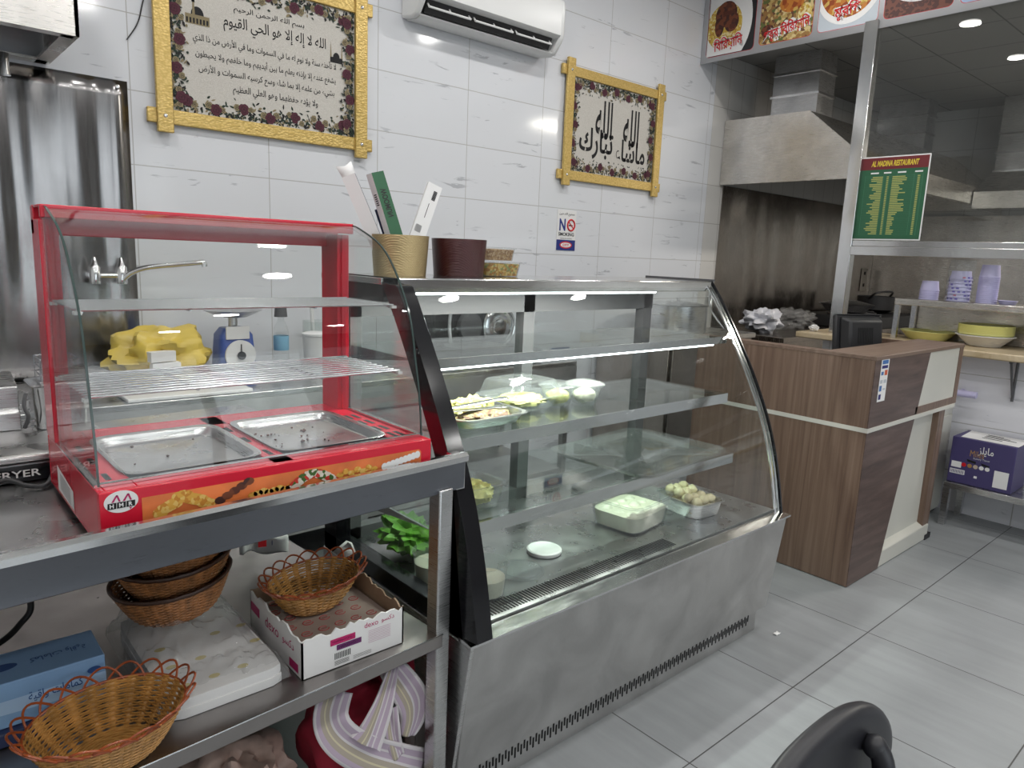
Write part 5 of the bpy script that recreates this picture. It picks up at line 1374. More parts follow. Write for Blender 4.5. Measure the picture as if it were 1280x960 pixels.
t = thing('plastic_jug', 'cloudy plastic jug with upright stirrer behind the white tub', 'jug', (0.17, -0.16, 0.871))
b = BM(); lathe(b, [(0, 0.872), (0.062, 0.872), (0.066, 1.10), (0.062, 1.10), (0.058, 0.88), (0, 0.88)], (0.17, -0.16, 0), 28, sq=4.0); part('jug', b, MT['milk_p'], t)
b = BM(); cyl(b, (0.15, -0.16, 0.885), (0.135, -0.16, 1.19), 0.009, 10); part('stirrer', b, MT['white'], t)
# slicer on the back worktop, low chiller with a pot
t = thing('meat_slicer', 'black slicing machine with round steel blade on the right end of the back worktop', 'slicer', (1.1, -0.32, 0.871))
b = BM(); box(b, (0.80, -0.50, 0.885), (1.42, -0.12, 0.935)); box(b, (0.82, -0.24, 0.935), (1.40, -0.13, 1.15)); part('body', b, MT['black_m'], t, bevel=0.012)
b = BM(); lathe(b, [(0, 0), (0.105, 0.0), (0.115, 0.006), (0.100, 0.016), (0.05, 0.020), (0.045, 0.030), (0, 0.034)], (1.28, -0.245, 1.04), 40, M=Matrix.Rotation(PI / 2, 3, 'X')); part('blade', b, MT['chrome'], t)
b = BM(); tube(b, [(1.28 + 0.118 * math.cos(q * PI / 20), -0.262, 1.04 + 0.118 * math.sin(q * PI / 20)) for q in range(40)], 0.008, 8, closed=True); part('blade_guard', b, MT['bright'], t)
b = BM(); lathe(b, [(0, 0), (0.085, 0.0), (0.080, 0.03), (0.03, 0.035), (0, 0.036)], (1.06, -0.245, 1.05), 36, M=Matrix.Rotation(PI / 2, 3, 'X')); part('thickness_dial', b, MT['dark_grey'], t)
b = BM(); box(b, (0.86, -0.48, 0.95), (1.16, -0.28, 0.965)); tube(b, crom([(0.90, -0.30, 0.96), (0.90, -0.28, 1.05), (0.92, -0.27, 1.14), (0.98, -0.27, 1.16)], 6), 0.010, 8); part('carriage', b, MT['foil'], t)
for x in (0.83, 1.39):
    for y in (-0.47, -0.15): b = BM(); cyl(b, (x, y, 0.8715), (x, y, 0.885), 0.014, 12); part('foot', b, MT['black'], t)
t = thing('low_chiller', 'low dark steel chiller cabinet against the back wall, seen through the display counter', 'chiller', (2.92, -0.34, 0))
b = BM(); box(b, (2.42, -0.66, 0.10), (3.44, -0.03, 0.925)); part('body', b, MT['steel_d'], t, bevel=0.004)
b = BM(); box(b, (2.40, -0.68, 0.925), (3.46, -0.02, 0.962)); part('top', b, MT['steel_h'], t, bevel=0.004)
for x0 in (2.44, 2.94):
    b = BM(); box(b, (x0, -0.682, 0.14), (x0 + 0.48, -0.661, 0.90)); d_ = part('door', b, MT['steel_d'], t, bevel=0.004)
    b = BM(); cyl(b, (x0 + 0.40, -0.70, 0.45), (x0 + 0.40, -0.70, 0.70), 0.009, 10); box(b, (x0 + 0.394, -0.70, 0.46), (x0 + 0.406, -0.683, 0.475)); box(b, (x0 + 0.394, -0.70, 0.675), (x0 + 0.406, -0.683, 0.69)); part('handle', b, MT['chrome'], d_)
for x in (2.47, 3.39):
    for y in (-0.62, -0.08): b = BM(); cyl(b, (x, y, 0), (x, y, 0.10), 0.022, 14); part('leg', b, MT['black'], t)
cx, r, h = 2.90, 0.21, 0.19
t = thing('cooking_pot', 'large steel cooking pot with lid on the low chiller, seen through the display counter', 'pot', (cx, -0.36, 0.963))
b = BM(); lathe(b, [(0, 0.963), (r * .96, 0.963), (r, 0.972), (r, 0.963 + h), (r + .008, 0.965 + h), (0, 0.965 + h)], (cx, -0.36, 0), 40); part('body', b, MT['foil'], t)
b = BM(); lathe(b, [(r + .006, 0.967 + h), (r * .7, 0.985 + h), (0.012, 0.995 + h), (0.012, 1.005 + h), (0.02, 1.015 + h), (0, 1.02 + h)], (cx, -0.36, 0), 40); part('lid', b, MT['foil'], t)
for sx in (-1, 1):
    b = BM(); tube(b, [(cx + sx * r, -0.40, 1.09), (cx + sx * (r + .035), -0.39, 1.095), (cx + sx * (r + .035), -0.33, 1.095), (cx + sx * r, -0.32, 1.09)], 0.007, 8); part('handle', b, MT['chrome'], t)

# ================================================================== cashier counter
KX0, KX1, KY0, KZ = 1.794, 2.93, -2.221, 1.088
cc = thing('cashier_counter', 'brown wood grain cashier counter with cream slanted panels', 'cashier counter', ((KX0 + KX1) / 2, -1.9, 0))
b = BM(); box(b, (KX0, KY0 + 0.004, 0.004), (KX0 + 0.025, -1.30, 0.742)); box(b, (KX0, KY0 + 0.004, 0.762), (KX0 + 0.025, -1.30, KZ - 0.018)); part('side_panel', b, MT['wood_v'], cc, label='side panel with vertical brown grain')
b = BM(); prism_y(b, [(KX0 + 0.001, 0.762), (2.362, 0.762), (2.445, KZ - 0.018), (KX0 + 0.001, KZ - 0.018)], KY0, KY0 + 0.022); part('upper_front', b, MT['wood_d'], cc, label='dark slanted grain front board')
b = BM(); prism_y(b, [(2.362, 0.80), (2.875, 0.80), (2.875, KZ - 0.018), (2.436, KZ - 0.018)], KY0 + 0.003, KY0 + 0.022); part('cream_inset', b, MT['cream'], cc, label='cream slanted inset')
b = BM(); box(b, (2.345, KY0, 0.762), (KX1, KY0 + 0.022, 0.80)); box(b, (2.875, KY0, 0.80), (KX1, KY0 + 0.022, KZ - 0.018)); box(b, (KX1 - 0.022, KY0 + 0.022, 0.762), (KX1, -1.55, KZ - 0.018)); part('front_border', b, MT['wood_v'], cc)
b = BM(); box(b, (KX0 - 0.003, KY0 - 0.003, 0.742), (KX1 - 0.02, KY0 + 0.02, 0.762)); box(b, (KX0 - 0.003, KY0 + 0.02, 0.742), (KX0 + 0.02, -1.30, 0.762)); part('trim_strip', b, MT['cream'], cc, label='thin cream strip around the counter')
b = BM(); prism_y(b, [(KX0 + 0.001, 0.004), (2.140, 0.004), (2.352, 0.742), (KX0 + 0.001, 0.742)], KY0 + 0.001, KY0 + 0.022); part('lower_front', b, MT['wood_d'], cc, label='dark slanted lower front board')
b = BM(); box(b, (2.10, KY0 + 0.040, 0.10), (2.76, KY0 + 0.055, 0.742)); part('recessed_panel', b, MT['cream'], cc, label='recessed cream lower panel')
b = BM(); box(b, (2.12, KY0 + 0.004, 0.003), (2.80, KY0 + 0.055, 0.085)); prism_x(b, [(KY0 + 0.004, 0.085), (KY0 + 0.040, 0.105), (KY0 + 0.055, 0.105), (KY0 + 0.055, 0.085)], 2.12, 2.80); part('plinth', b, MT['cream'], cc, bevel=0.003)
b = BM(); box(b, (2.725, KY0 + 0.010, 0.03), (2.81, KY0 + 0.06, 0.742)); box(b, (2.81, KY0 + 0.03, 0.03), (2.83, -1.55, 0.742)); part('corner_post', b, MT['wood_v'], cc)
b = BM(); box(b, (2.76, KY0 + 0.0, 0.001), (2.84, KY0 + 0.06, 0.030)); part('foot', b, MT['black_m'], cc)
b = BM(); prism_z(b, [(KX0 - 0.002, KY0 - 0.002), (KX1 + 0.004, KY0 - 0.002), (KX1 + 0.004, -1.985), (KX0 + 0.06, -1.985), (KX0 + 0.06, -1.30), (KX0 - 0.002, -1.30)], KZ - 0.018, KZ); part('ledge', b, MT['wood_t'], cc, bevel=0.002)
b = BM(); box(b, (KX0 + 0.025, KY0 + 0.03, 0.76), (KX1 - 0.025, -1.45, 0.785)); part('desk_board', b, MT['wood_t'], cc)
t = thing('card_sticker', 'narrow white sticker with blue and orange payment marks on the counter front', 'sticker', (1.90, KY0 - 0.001, 0.875))
b = BM(); ysx = KY0 - 0.0012; st = lambda u, v: (1.845 + 0.092 * u + 0.025 * v - 0.0, ysx, 0.876 + 0.200 * v)
st = lambda u, v: (1.852 + 0.085 * u, ysx, 0.878 + 0.200 * v)
poly(b, [st(0, 0), st(1, 0), st(1, 1), st(0, 1)]); pp = part('paper', b, MT['white_p'], t)
b = BM(); ysx -= 0.0004
for i, (u0, v0, u1, v1, mi) in enumerate(((.12, .86, .88, .95, 0), (.12, .76, .88, .83, 2), (.55, .60, .9, .72, 1), (.12, .61, .42, .69, 0), (.1, .42, .42, .50, 3), (.55, .42, .9, .50, 3), (.1, .24, .4, .37, 0), (.55, .26, .85, .30, 3), (.12, .05, .42, .17, 2))):
    poly(b, [st(u0, v0), st(u1, v0), st(u1, v1), st(u0, v1)], mi)
part('card_marks', b, [plain('mark_blue', (0.05, 0.16, 0.42), 0.5), plain('mark_orange', (0.62, 0.10, 0.03), 0.5), plain('mark_navy', (0.02, 0.02, 0.16), 0.5), plain('mark_grey', (0.5, 0.52, 0.56), 0.5)], pp)
# cashier monitor, its back to the camera
t = thing('cashier_monitor', 'black cashier monitor seen from behind on the counter desk', 'monitor', (2.685, -1.860, 0.786))
mM = Matrix.Translation((2.685, -1.860, 0)) @ Matrix.Rotation(-0.42, 4, 'Z') @ Matrix.Rotation(-0.12, 4, 'X')
def tr(b): bmesh.ops.transform(b, matrix=mM, verts=b.verts)
b = BM(); box(b, (-0.165, 0.005, 0.96), (0.165, 0.035, 1.215)); tr(b); part('screen_frame', b, MT['black_m'], t, bevel=0.010)
b = BM(); prism(b, [(-0.14, 0.975), (0.14, 0.975), (0.14, 1.205), (-0.14, 1.205)], lambda p, k: Vector((p[0] * (1, .80)[k], (0.005, -0.055)[k], 1.09 + (p[1] - 1.09) * (1, .78)[k]))); tr(b); bk = part('back_shell', b, MT['black_m'], t, bevel=0.012)
b = BM()
for i in range(9): box(b, (-0.06 + i * 0.012, -0.0575, 1.05), (-0.055 + i * 0.012, -0.0545, 1.14))
tr(b); part('vent_slits', b, MT['black_hole'], bk)
b = BM(); box(b, (-0.155, 0.0, 1.2155), (0.155, 0.03, 1.2175)); tr(b); part('top_strip', b, MT['dark_grey'], t)
b = BM(); cyl(b, (2.68, -1.87, 0.80), (2.685, -1.855, 1.0), 0.025, 16); part('stand', b, MT['black_m'], t)
b = BM(); lathe(b, [(0, 0.786), (0.10, 0.786), (0.095, 0.80), (0, 0.805)], (2.68, -1.87, 0), 28); part('stand_base', b, MT['black_m'], t)

# ================================================================== partition: slab, post, beam, glass
t = thing('serving_slab', 'worn beige serving worktop along the low tiled wall', 'worktop', (3.50, -2.6, 0.99))
b = BM(); box(b, (3.24, -6.5, 0.987), (3.80, -1.10, 1.028)); part('slab', b, MT['slab'], t, bevel=0.008)
for y in (-2.36, -3.4, -4.4):
    b = BM(); tube(b, [(3.435, y, 0.74), (3.435, y, 0.980), (3.28, y, 0.980)], 0.008, 6); tube(b, [(3.430, y, 0.765), (3.30, y, 0.975)], 0.007, 6); part('bracket', b, MT['dark_grey'], t)
t = thing('partition_frame', 'stainless steel post and beam frame holding the kitchen partition glass', 'partition', (3.45, -1.3, 1.03))
b = BM(); box(b, (3.415, -1.330, 1.0285), (3.485, -1.245, 3.02)); part('post', b, MT['bright'], t, bevel=0.004)
b = BM(); box(b, (3.41, -6.5, 1.553), (3.49, -1.331, 1.612)); box(b, (3.425, -6.5, 1.612), (3.475, -1.331, 1.650)); part('beam', b, MT['bright'], t, bevel=0.003)
b = BM(); box(b, (3.447, -6.5, 1.650), (3.453, -1.331, 3.02)); part('pane', b, MT['glass_k'], t)
# menu poster on the glass
t = thing('menu_poster', 'green menu poster with maroon header stuck on the partition glass', 'poster', (3.444, -1.53, 1.655))
MY0, MY1, MZ0, MZ1 = -1.322, -1.738, 1.654, 2.180; xm = 3.4455
YR = Vector((0, -1, 0))
def mp(u, v, d=0.0): return (xm - d, MY0 + (MY1 - MY0) * u, MZ0 + (MZ1 - MZ0) * v)
b = BM(); box(b, (xm, MY1, MZ0), (xm + 0.0012, MY0, MZ1)); sh = part('sheet', b, MT['white_p'], t)
b = BM(); poly(b, [mp(.018, .014, .0004), mp(.982, .014, .0004), mp(.982, .845, .0004), mp(.018, .845, .0004)], 0); poly(b, [mp(.018, .845, .0004), mp(.982, .845, .0004), mp(.982, .986, .0004), mp(.018, .986, .0004)], 1); part('colour_fields', b, [MT['menu_green'], MT['menu_red']], sh)
b = BM()
write(b, 'AL MADINA RESTAURANT', mp(.5, .915, .0010), YR, ZV, w=0.285, h=0.036, mi=0, bold=0.035, italic=0.1)
Rm = random.Random(5)
for i in range(34): poly(b, [mp(.08, .765 - i * .0212, .0006), mp(.92, .765 - i * .0212, .0006), mp(.92, .7635 - i * .0212, .0006), mp(.08, .7635 - i * .0212, .0006)], 2)
for x in (.08, .355, .44, .55, .80, .92): poly(b, [mp(x, .06, .0006), mp(x + .004, .06, .0006), mp(x + .004, .78, .0006), mp(x, .78, .0006)], 2)
for i in range(33):
    v = .748 - i * .0212
    for u0, u1, s in ((.35, .35 - Rm.uniform(.08, .20), 1), (.405 + .0, .435, 1), (.49, .49 + Rm.uniform(.09, .22) * (1 if i < 22 else .55), 1), (.85, .885, 1)):
        a, c_ = min(u0, u1), max(u0, u1); poly(b, [mp(a, v, .0009), mp(c_, v, .0009), mp(c_, v + .0115, .0009), mp(a, v + .0115, .0009)], 4)
for u, w in ((.22, .12), (.41, .11), (.62, .12), (.86, .11)): poly(b, [mp(u - w / 2, .795, .0009), mp(u + w / 2, .795, .0009), mp(u + w / 2, .812, .0009), mp(u - w / 2, .812, .0009)], 3)
part('menu_print', b, [MT['menu_y'], MT['menu_red'], MT['menu_l'], MT['white_p'], MT['menu_t']], sh)
# food banner
BX = 3.432
t = thing('food_banner', 'printed banner of food photographs with red lettering above the kitchen opening', 'banner', (BX, -1.5, 2.955))
b = BM(); poly(b, [(BX, -0.004, 2.960), (BX, -5.5, 2.985), (BX, -5.5, 3.495), (BX, -0.004, 3.495)]); sh = part('sheet', b, plain('banner_vinyl', (0.74, 0.74, 0.76), 0.4), t, solid=0.002)
def clip(pts, y0, y1, z0, z1):
    for ax, lim, sg in ((1, y0, 1), (1, y1, -1), (2, z0, 1), (2, z1, -1)):
        out = []
        for i in range(len(pts)):
            a, c_ = pts[i - 1], pts[i]; da, dc = (a[ax] - lim) * sg, (c_[ax] - lim) * sg
            if (da >= 0) != (dc >= 0): out.append(a.lerp(c_, da / (da - dc)))
            if dc >= 0: out.append(c_)
        pts = out
        if len(pts) < 3: return []
    return pts
def pic(y1, y0, z0, bg_, layers, word, wy, wz, ww, tilt=0.0):
    """one photograph on the banner: y1 left edge, y0 right edge (towards the camera)"""
    z1 = 3.46; k = [0]
    mats = [MT['white_p'], MT[bg_] if isinstance(bg_, str) else bg_]
    b = BM(); L_ = min(y0, y1); H_ = max(y0, y1)
    def rr(d, y0_, y1_, z0_, z1_, r=0.03):
        o = []
        for cy, cz, a0 in ((y1_ - r, z1_ - r, 0), (y0_ + r, z1_ - r, PI / 2), (y0_ + r, z0_ + r, PI), (y1_ - r, z0_ + r, 1.5 * PI)):
            for q in range(5): o.append(Vector((BX - d, cy + r * math.cos(a0 + q * PI / 8), cz + r * math.sin(a0 + q * PI / 8))))
        return o
    poly(b, rr(0.0014, L_ - 0.0025, H_ + 0.0025, z0 - 0.0025, z1 + 0.0025), 2); poly(b, rr(0.0018, L_, H_, z0, z1), 1)
    for mt, cy, cz, ry, rz in layers:
        k[0] += 1
        P_ = [Vector((BX - 0.0020 - 0.0002 * k[0], cy + ry * math.cos(2 * PI * q / 40), cz + rz * math.sin(2 * PI * q / 40))) for q in range(40)]
        P_ = clip(P_, L_ + .004, H_ - .004, z0 + .004, z1 - .004)
        if len(P_) >= 3:
            if MT[mt] not in mats[3:] if len(mats) > 3 else True:
                while len(mats) < 3: mats.append(MT['sign_red'])
                mats.append(MT[mt])
            poly(b, P_, mats.index(MT[mt], 3))
    while len(mats) < 3: mats.append(MT['sign_red'])
    part('food_picture', b, mats, sh)
    b = BM()
    up_ = Vector((0, -math.sin(tilt) * -1, math.cos(tilt))); ri_ = Vector((0, -math.cos(tilt), math.sin(tilt)))
    up_ = Vector((0, math.sin(tilt), math.cos(tilt)))
    write(b, word, (BX - 0.0052, wy, wz), ri_, up_, w=ww * 1.05, h=0.118, mi=0, bold=0.075)
    write(b, word, (BX - 0.0058, wy, wz), ri_, up_, w=ww, h=0.105, mi=1, bold=0.02)
    part('lettering', b, [MT['white_p'], MT['sign_red']], sh)
pic(-0.050, -0.447, 2.998, 'black_m', [('white_p', -0.20, 3.22, 0.22, 0.30), ('rice', -0.19, 3.20, 0.15, 0.16), ('meat', -0.20, 3.28, 0.09, 0.09), ('meat', -0.25, 3.22, 0.06, 0.07), ('meat', -0.15, 3.21, 0.04, 0.08)], 'িবিরয়ািন', -0.235, 3.075, 0.24, 0.10)
pic(-0.490, -0.882, 3.010, 'mixrice', [('meat', -0.55, 3.10, 0.05, 0.04), ('curry', -0.72, 3.25, 0.09, 0.06), ('meat', -0.70, 3.33, 0.10, 0.05), ('rice', -0.82, 3.16, 0.05, 0.07)], 'গরুর িবিরয়ািন', -0.690, 3.085, 0.35, 0.14)
pic(-0.923, -1.314, 3.014, plain('pale_cloth', (0.50, 0.55, 0.60), 0.5), [('white_p', -1.115, 3.26, 0.215, 0.225), ('curry', -1.115, 3.27, 0.19, 0.195), ('rice', -1.18, 3.20, 0.08, 0.07), ('meat', -1.06, 3.27, 0.05, 0.05)], 'মুরিগ', -1.115, 3.120, 0.17, 0.10)
pic(-1.352, -1.745, 3.014, 'weave', [('white_p', -1.56, 3.28, 0.23, 0.20), ('meat', -1.56, 3.30, 0.19, 0.16)], 'গরু', -1.555, 3.130, 0.12, 0.10)
pic(-1.785, -2.180, 3.014, plain('blue_cloth', (0.35, 0.45, 0.62), 0.5), [('white_p', -2.0, 3.28, 0.2, 0.2), ('curry', -2.0, 3.29, 0.17, 0.17)], 'মাছ', -1.98, 3.20, 0.12, 0.10)

# overshelf with cups
t = thing('overshelf', 'steel overshelf on legs above the serving worktop', 'shelf', (3.6, -2.6, 1.029))
b = BM(); box(b, (3.47, -6.4, 1.248), (3.80, -1.630, 1.288)); part('shelf', b, MT['steel_h'], t, bevel=0.003)
for x, y in ((3.475, -1.66), (3.76, -1.66), (3.475, -3.2), (3.76, -3.2)):
    b = BM(); box(b, (x, y, 1.029), (x + 0.028, y + 0.028, 1.248)); part('leg', b, MT['bright'], t)
b = BM(); box(b, (3.805, -6.4, 1.029), (3.812, -1.630, 1.248)); part('back_sheet', b, MT['steel_h'], t)
def cupmesh(x, y, z, rb, rt, h, flip):
    b = BM(); p_ = [(0, 0), (rb, 0), (rt, h - 0.004), (rt + 0.003, h - 0.003), (rt + 0.003, h), (rt - 0.002, h), (rb - 0.002, 0.004), (0, 0.004)]
    if flip: p_ = [(r, h - q) for r, q in p_]
    lathe(b, [(r, z + q) for r, q in p_], (x, y, 0), 28); return b
def stack(x, y, z, n, step, rb, rt, h, lab, grp):
    first = single('paper_cup', lab, 'cup', cupmesh(x, y, z, rb, rt, h, True), MT['lilac'], (x, y, z), grp)
    for i in range(1, n):
        c_ = first.copy(); COL.objects.link(c_); c_.location = (x, y, z + i * step)
stack(3.62, -1.775, 1.289, 5, 0.014, 0.046, 0.055, 0.062, 'lilac paper cup in the short upside down stack on the overshelf', 'short stack of lilac cups')
stack(3.62, -2.100, 1.289, 14, 0.012, 0.046, 0.055, 0.075, 'lilac paper cup in the tall upside down stack on the overshelf', 'tall stack of lilac cups')
t = thing('wrapped_cups', 'sleeve of printed lilac cups wrapped in clear film on the overshelf', 'cup pack', (3.62, -1.945, 1.289))
for i in range(7):
    b = cupmesh(3.62, -1.945, 1.290 + i * 0.022, 0.052, 0.062, 0.055, True); part('cup', b, MT['lilac'], t)
b = BM()
for i in range(7):
    for s in range(14):
        a = s * 2 * PI / 14 + i * .3
        if Rm.random() < .55:
            z = 1.300 + i * .022; r = 0.0635
            poly(b, [(3.62 + r * math.cos(a), -1.945 + r * math.sin(a), z), (3.62 + r * math.cos(a + .25), -1.945 + r * math.sin(a + .25), z), (3.62 + r * math.cos(a + .25), -1.945 + r * math.sin(a + .25), z + .010), (3.62 + r * math.cos(a), -1.945 + r * math.sin(a), z + .010)], 1 if Rm.random() < .2 else 0)
part('cup_print', b, [plain('print_violet', (0.16, 0.12, 0.52), 0.5), plain('print_pink', (0.6, 0.2, 0.3), 0.5)], t)
b = BM(); grid(b, 40, 16, lambda u, v: Vector((3.62 + (0.072 + 0.006 * mnoise.noise(Vector((math.cos(2 * PI * u) * 4, math.sin(2 * PI * u) * 4, v * 8)))) * (1 - .25 * max(0, v - .8)) * math.cos(2 * PI * u), -1.945 + (0.072 + 0.006 * mnoise.noise(Vector((math.cos(2 * PI * u) * 4, math.sin(2 * PI * u) * 4, v * 8)))) * (1 - .25 * max(0, v - .8)) * math.sin(2 * PI * u), 1.290 + 0.255 * v)))
part('film', b, MT['clear_p'], t)
b = BM(); lathe(b, [(0, 1.289), (0.040, 1.289), (0.052, 1.312), (0.049, 1.312), (0.038, 1.292), (0, 1.292)], (3.62, -2.215, 0), 28); single('small_dish', 'single small lilac dish at the right of the tall cup stack', 'dish', b, MT['lilac'], (3.62, -2.215, 1.289))
# bowls on the slab
b = BM(); lathe(b, [(0, 1.029), (0.11, 1.029), (0.158, 1.080), (0.164, 1.084), (0.160, 1.086), (0.152, 1.080), (0.108, 1.033), (0, 1.033)], (3.655, -1.790, 0), 44); single('yellow_tray', 'shallow round pale yellow tray on the serving worktop left of the bowls', 'tray', b, MT['lemon'], (3.655, -1.790, 1.029))
b = BM(); lathe(b, [(0, 1.029), (0.085, 1.029), (0.09, 1.033), (0.150, 1.092), (0.160, 1.094), (0.160, 1.098), (0.147, 1.097), (0.088, 1.036), (0, 1.036)], (3.60, -2.13, 0), 44); single('white_bowl', 'white plastic bowl under the stack of yellow plates on the serving worktop', 'bowl', b, MT['white'], (3.60, -2.13, 1.029))
b = BM(); lathe(b, [(0, 1.0985), (0.140, 1.0985), (0.146, 1.102), (0.150, 1.113), (0.146, 1.113), (0.13, 1.104), (0, 1.103)], (3.60, -2.13, 0), 44)
f_ = single('yellow_plate', 'pale yellow plate in the stack on the white bowl', 'plate', b, MT['lemon'], (3.60, -2.13, 1.0985), 'yellow plates stacked on the white bowl')
for i in range(1, 6):
    c_ = f_.copy(); COL.objects.link(c_); c_.location = (3.60, -2.13, 1.0985 + 0.0095 * i)
b = BM(); ellipsoid(b, (3.36, -1.17, 1.052), (0.03, 0.03, 0.020), 24, 14, amp=0.6, fs=12); single('paper_ball', 'crumpled white paper on the near end of the serving worktop', 'paper', b, MT['white_p'], (3.36, -1.17, 1.029))
# below the slab
b = BM(); cyl(b, (3.449, -2.10, 0.755), (3.36, -2.10, 0.755), 0.016, 16); cyl(b, (3.36, -2.05, 0.755), (3.36, -2.20, 0.755), 0.020, 18); single('pipe_stub', 'short white plastic pipe fixed on the low tiled wall', 'pipe', b, MT['lilac'], (3.40, -2.12, 0.755))
t = thing('side_cabinet', 'narrow cream cabinet behind the right end of the cashier counter', 'cabinet', (3.25, -1.98, 0))
b = BM(); box(b, (3.06, -2.075, 0.02), (3.40, -1.80, 0.66)); part('body', b, MT['cream'], t, bevel=0.003)
b = BM(); box(b, (3.075, -2.083, 0.04), (3.385, -2.076, 0.62)); dd = part('door', b, MT['cream'], t, bevel=0.002)
b = BM(); box(b, (3.35, -2.092, 0.36), (3.362, -2.084, 0.46)); part('handle', b, MT['chrome'], dd)
b = BM(); box(b, (3.08, -2.06, 0.0), (3.38, -1.82, 0.02)); part('base', b, MT['black_m'], t)
t = thing('low_rack', 'low stainless steel rack against the tiled wall under the serving worktop', 'rack', (3.27, -2.6, 0))
b = BM(); box(b, (3.125, -3.15, 0.225), (3.43, -2.165, 0.262)); part('top', b, MT['steel'], t, bevel=0.003)
for x in (3.125, 3.395):
    for y in (-2.20, -3.14):
        b = BM(); box(b, (x, y, 0), (x + 0.034, y + 0.034, 0.225)); part('leg', b, MT['steel'], t)
# purple carton
t = thing('purple_carton', 'dark purple carton with white top and gold lettering on the low rack', 'carton', (3.285, -2.33, 0.263))
px0, px1, py0, py1, pz0, pz1 = 3.150, 3.415, -2.170, -2.490, 0.263, 0.532
b = BM(); box(b, (px0, py1, pz0), (px1, py0, pz1)); part('body', b, MT['purple_card'], t, bevel=0.003)
b = BM(); poly(b, [(px0 + 0.02, py0 - 0.035, pz1 + 0.001), (px1 - 0.01, py0 - 0.02, pz1 + 0.001), (px1 - 0.01, py1 + 0.0, pz1 + 0.001), (px0 + 0.02, py1 + 0.0, pz1 + 0.001)]); tl = part('white_top', b, MT['white_p'], t, label='white printed top')
b = BM()
for i, (u, w) in enumerate(((.35, .10), (.5, .16), (.62, .12), (.75, .08))): poly(b, [(px0 + .265 * u, py0 - .12, pz1 + .0018), (px0 + .265 * u + .016, py0 - .12, pz1 + .0018), (px0 + .265 * u + .016, py0 - .12 - w, pz1 + .0018), (px0 + .265 * u, py0 - .12 - w, pz1 + .0018)])
part('top_print', b, MT['ink'], tl)
b = BM(); xf = px0 - 0.001
def pf(u, v, d=0.0): return (xf - d, py0 + (py1 - py0) * u, pz0 + (pz1 - pz0) * v)
write(b, arabic('مايلز'), pf(.55, .78), YR, ZV, w=0.075, h=0.055, mi=0, bold=0.01); write(b, 'Miles', pf(.42, .70), YR, ZV, w=0.070, h=0.036, mi=1)
write(b, 'Luxury Tissue', pf(.50, .60), YR, ZV, w=0.080, h=0.013, mi=0)
poly(b, [pf(.27, .56), pf(.42, .54), pf(.42, .49), pf(.29, .51)], 2); poly(b, [pf(.50, .53), pf(.64, .50), pf(.62, .46), pf(.52, .48)], 2)
for i, mi in enumerate((3, 1, 4, 0, 0)): disc(b, pf(.24 + .092 * i, .425), YR, ZV, 0.012, seg=20, mi=mi)
poly(b, [pf(.04, .34), pf(.20, .34), pf(.20, .47), pf(.04, .47)], 0); poly(b, [pf(.03, .20), pf(.27, .20), pf(.27, .30), pf(.03, .30)], 0)
for i in range(12): poly(b, [pf(.045 + i * .018, .215, .0004), pf(.054 + i * .018, .215, .0004), pf(.054 + i * .018, .285, .0004), pf(.045 + i * .018, .285, .0004)], 5)
poly(b, [pf(.72, .08), pf(.94, .08), pf(.94, .44), pf(.72, .44)], 0); poly(b, [pf(.42, .18), pf(.47, .18), pf(.47, .23), pf(.42, .23)], 0)
part('print', b, [MT['white_p'], plain('print_gold', (0.42, 0.24, 0.08), 0.4), MT['black_hole'], MT['sign_red'], plain('print_beige', (0.55, 0.45, 0.35), 0.5), MT['purple_card']], t)

# ================================================================== kitchen beyond the partition
t = thing('kitchen_worktop', 'dark steel kitchen worktop under the smoky steel backsplash', 'worktop', (5.3, -0.4, 0))
b = BM(); box(b, (3.70, -0.78, 0.880), (6.95, -0.012, 0.920)); part('top', b, MT['steel_d'], t, bevel=0.003)
b = BM(); box(b, (3.72, -0.74, 0.05), (6.95, -0.03, 0.880)); part('front', b, MT['steel_d'], t)
b = BM(); box(b, (3.885, -0.010, 0.921), (6.98, -0.003, 2.10)); single('backsplash', 'smoky dark steel backsplash on the kitchen back wall under the hood', 'backsplash', b, MT['steel_d'], (5.4, -0.006, 0.921))
t = thing('wall_outlet', 'double socket outlet plate on the kitchen backsplash', 'outlet', (6.78, -0.012, 1.2))
b = BM(); box(b, (6.72, -0.020, 1.22), (6.86, -0.011, 1.47)); part('plate', b, plain('outlet_grey', (0.42, 0.38, 0.33), 0.5), t, bevel=0.003)
for z in (1.27, 1.40): b = BM(); box(b, (6.77, -0.0225, z), (6.81, -0.0205, z + 0.035)); part('socket', b, MT['black_hole'], t)
def crump(c, r, lab, mat, seed):
    b = BM(); ellipsoid(b, c, r, 44, 26, amp=0.7, fs=10, seed=seed); single('plastic_bag', lab, 'bag', b, mat, (c[0], c[1], c[2] - r[2]))
crump((3.93, -0.45, 1.02), (0.15, 0.13, 0.085), 'crumpled white plastic bag on the kitchen worktop', plain('white_film', (0.70, 0.70, 0.74), 0.35), 3)
crump((4.45, -0.42, 1.015), (0.28, 0.14, 0.078), 'crumpled grey clear plastic bag right of the white one', MT['bag_p'], 7)
b = BM(); tube(b, crom([(3.79, -0.20, 0.93), (3.80, -0.10, 1.02), (3.80, -0.04, 1.10), (3.80, -0.02, 1.22)], 6), 0.010, 8); tube(b, crom([(3.80, -0.04, 1.10), (3.83, -0.025, 1.18), (3.835, -0.02, 1.235)], 6), 0.009, 8)
bb = single('steel_ladle', 'steel ladle handle standing against the kitchen backsplash', 'ladle', b, MT['chrome'], (3.80, -0.1, 0.921))
t = thing('cooking_range', 'black gas range on the kitchen worktop behind the partition', 'stove', (5.7, -0.45, 0.921))
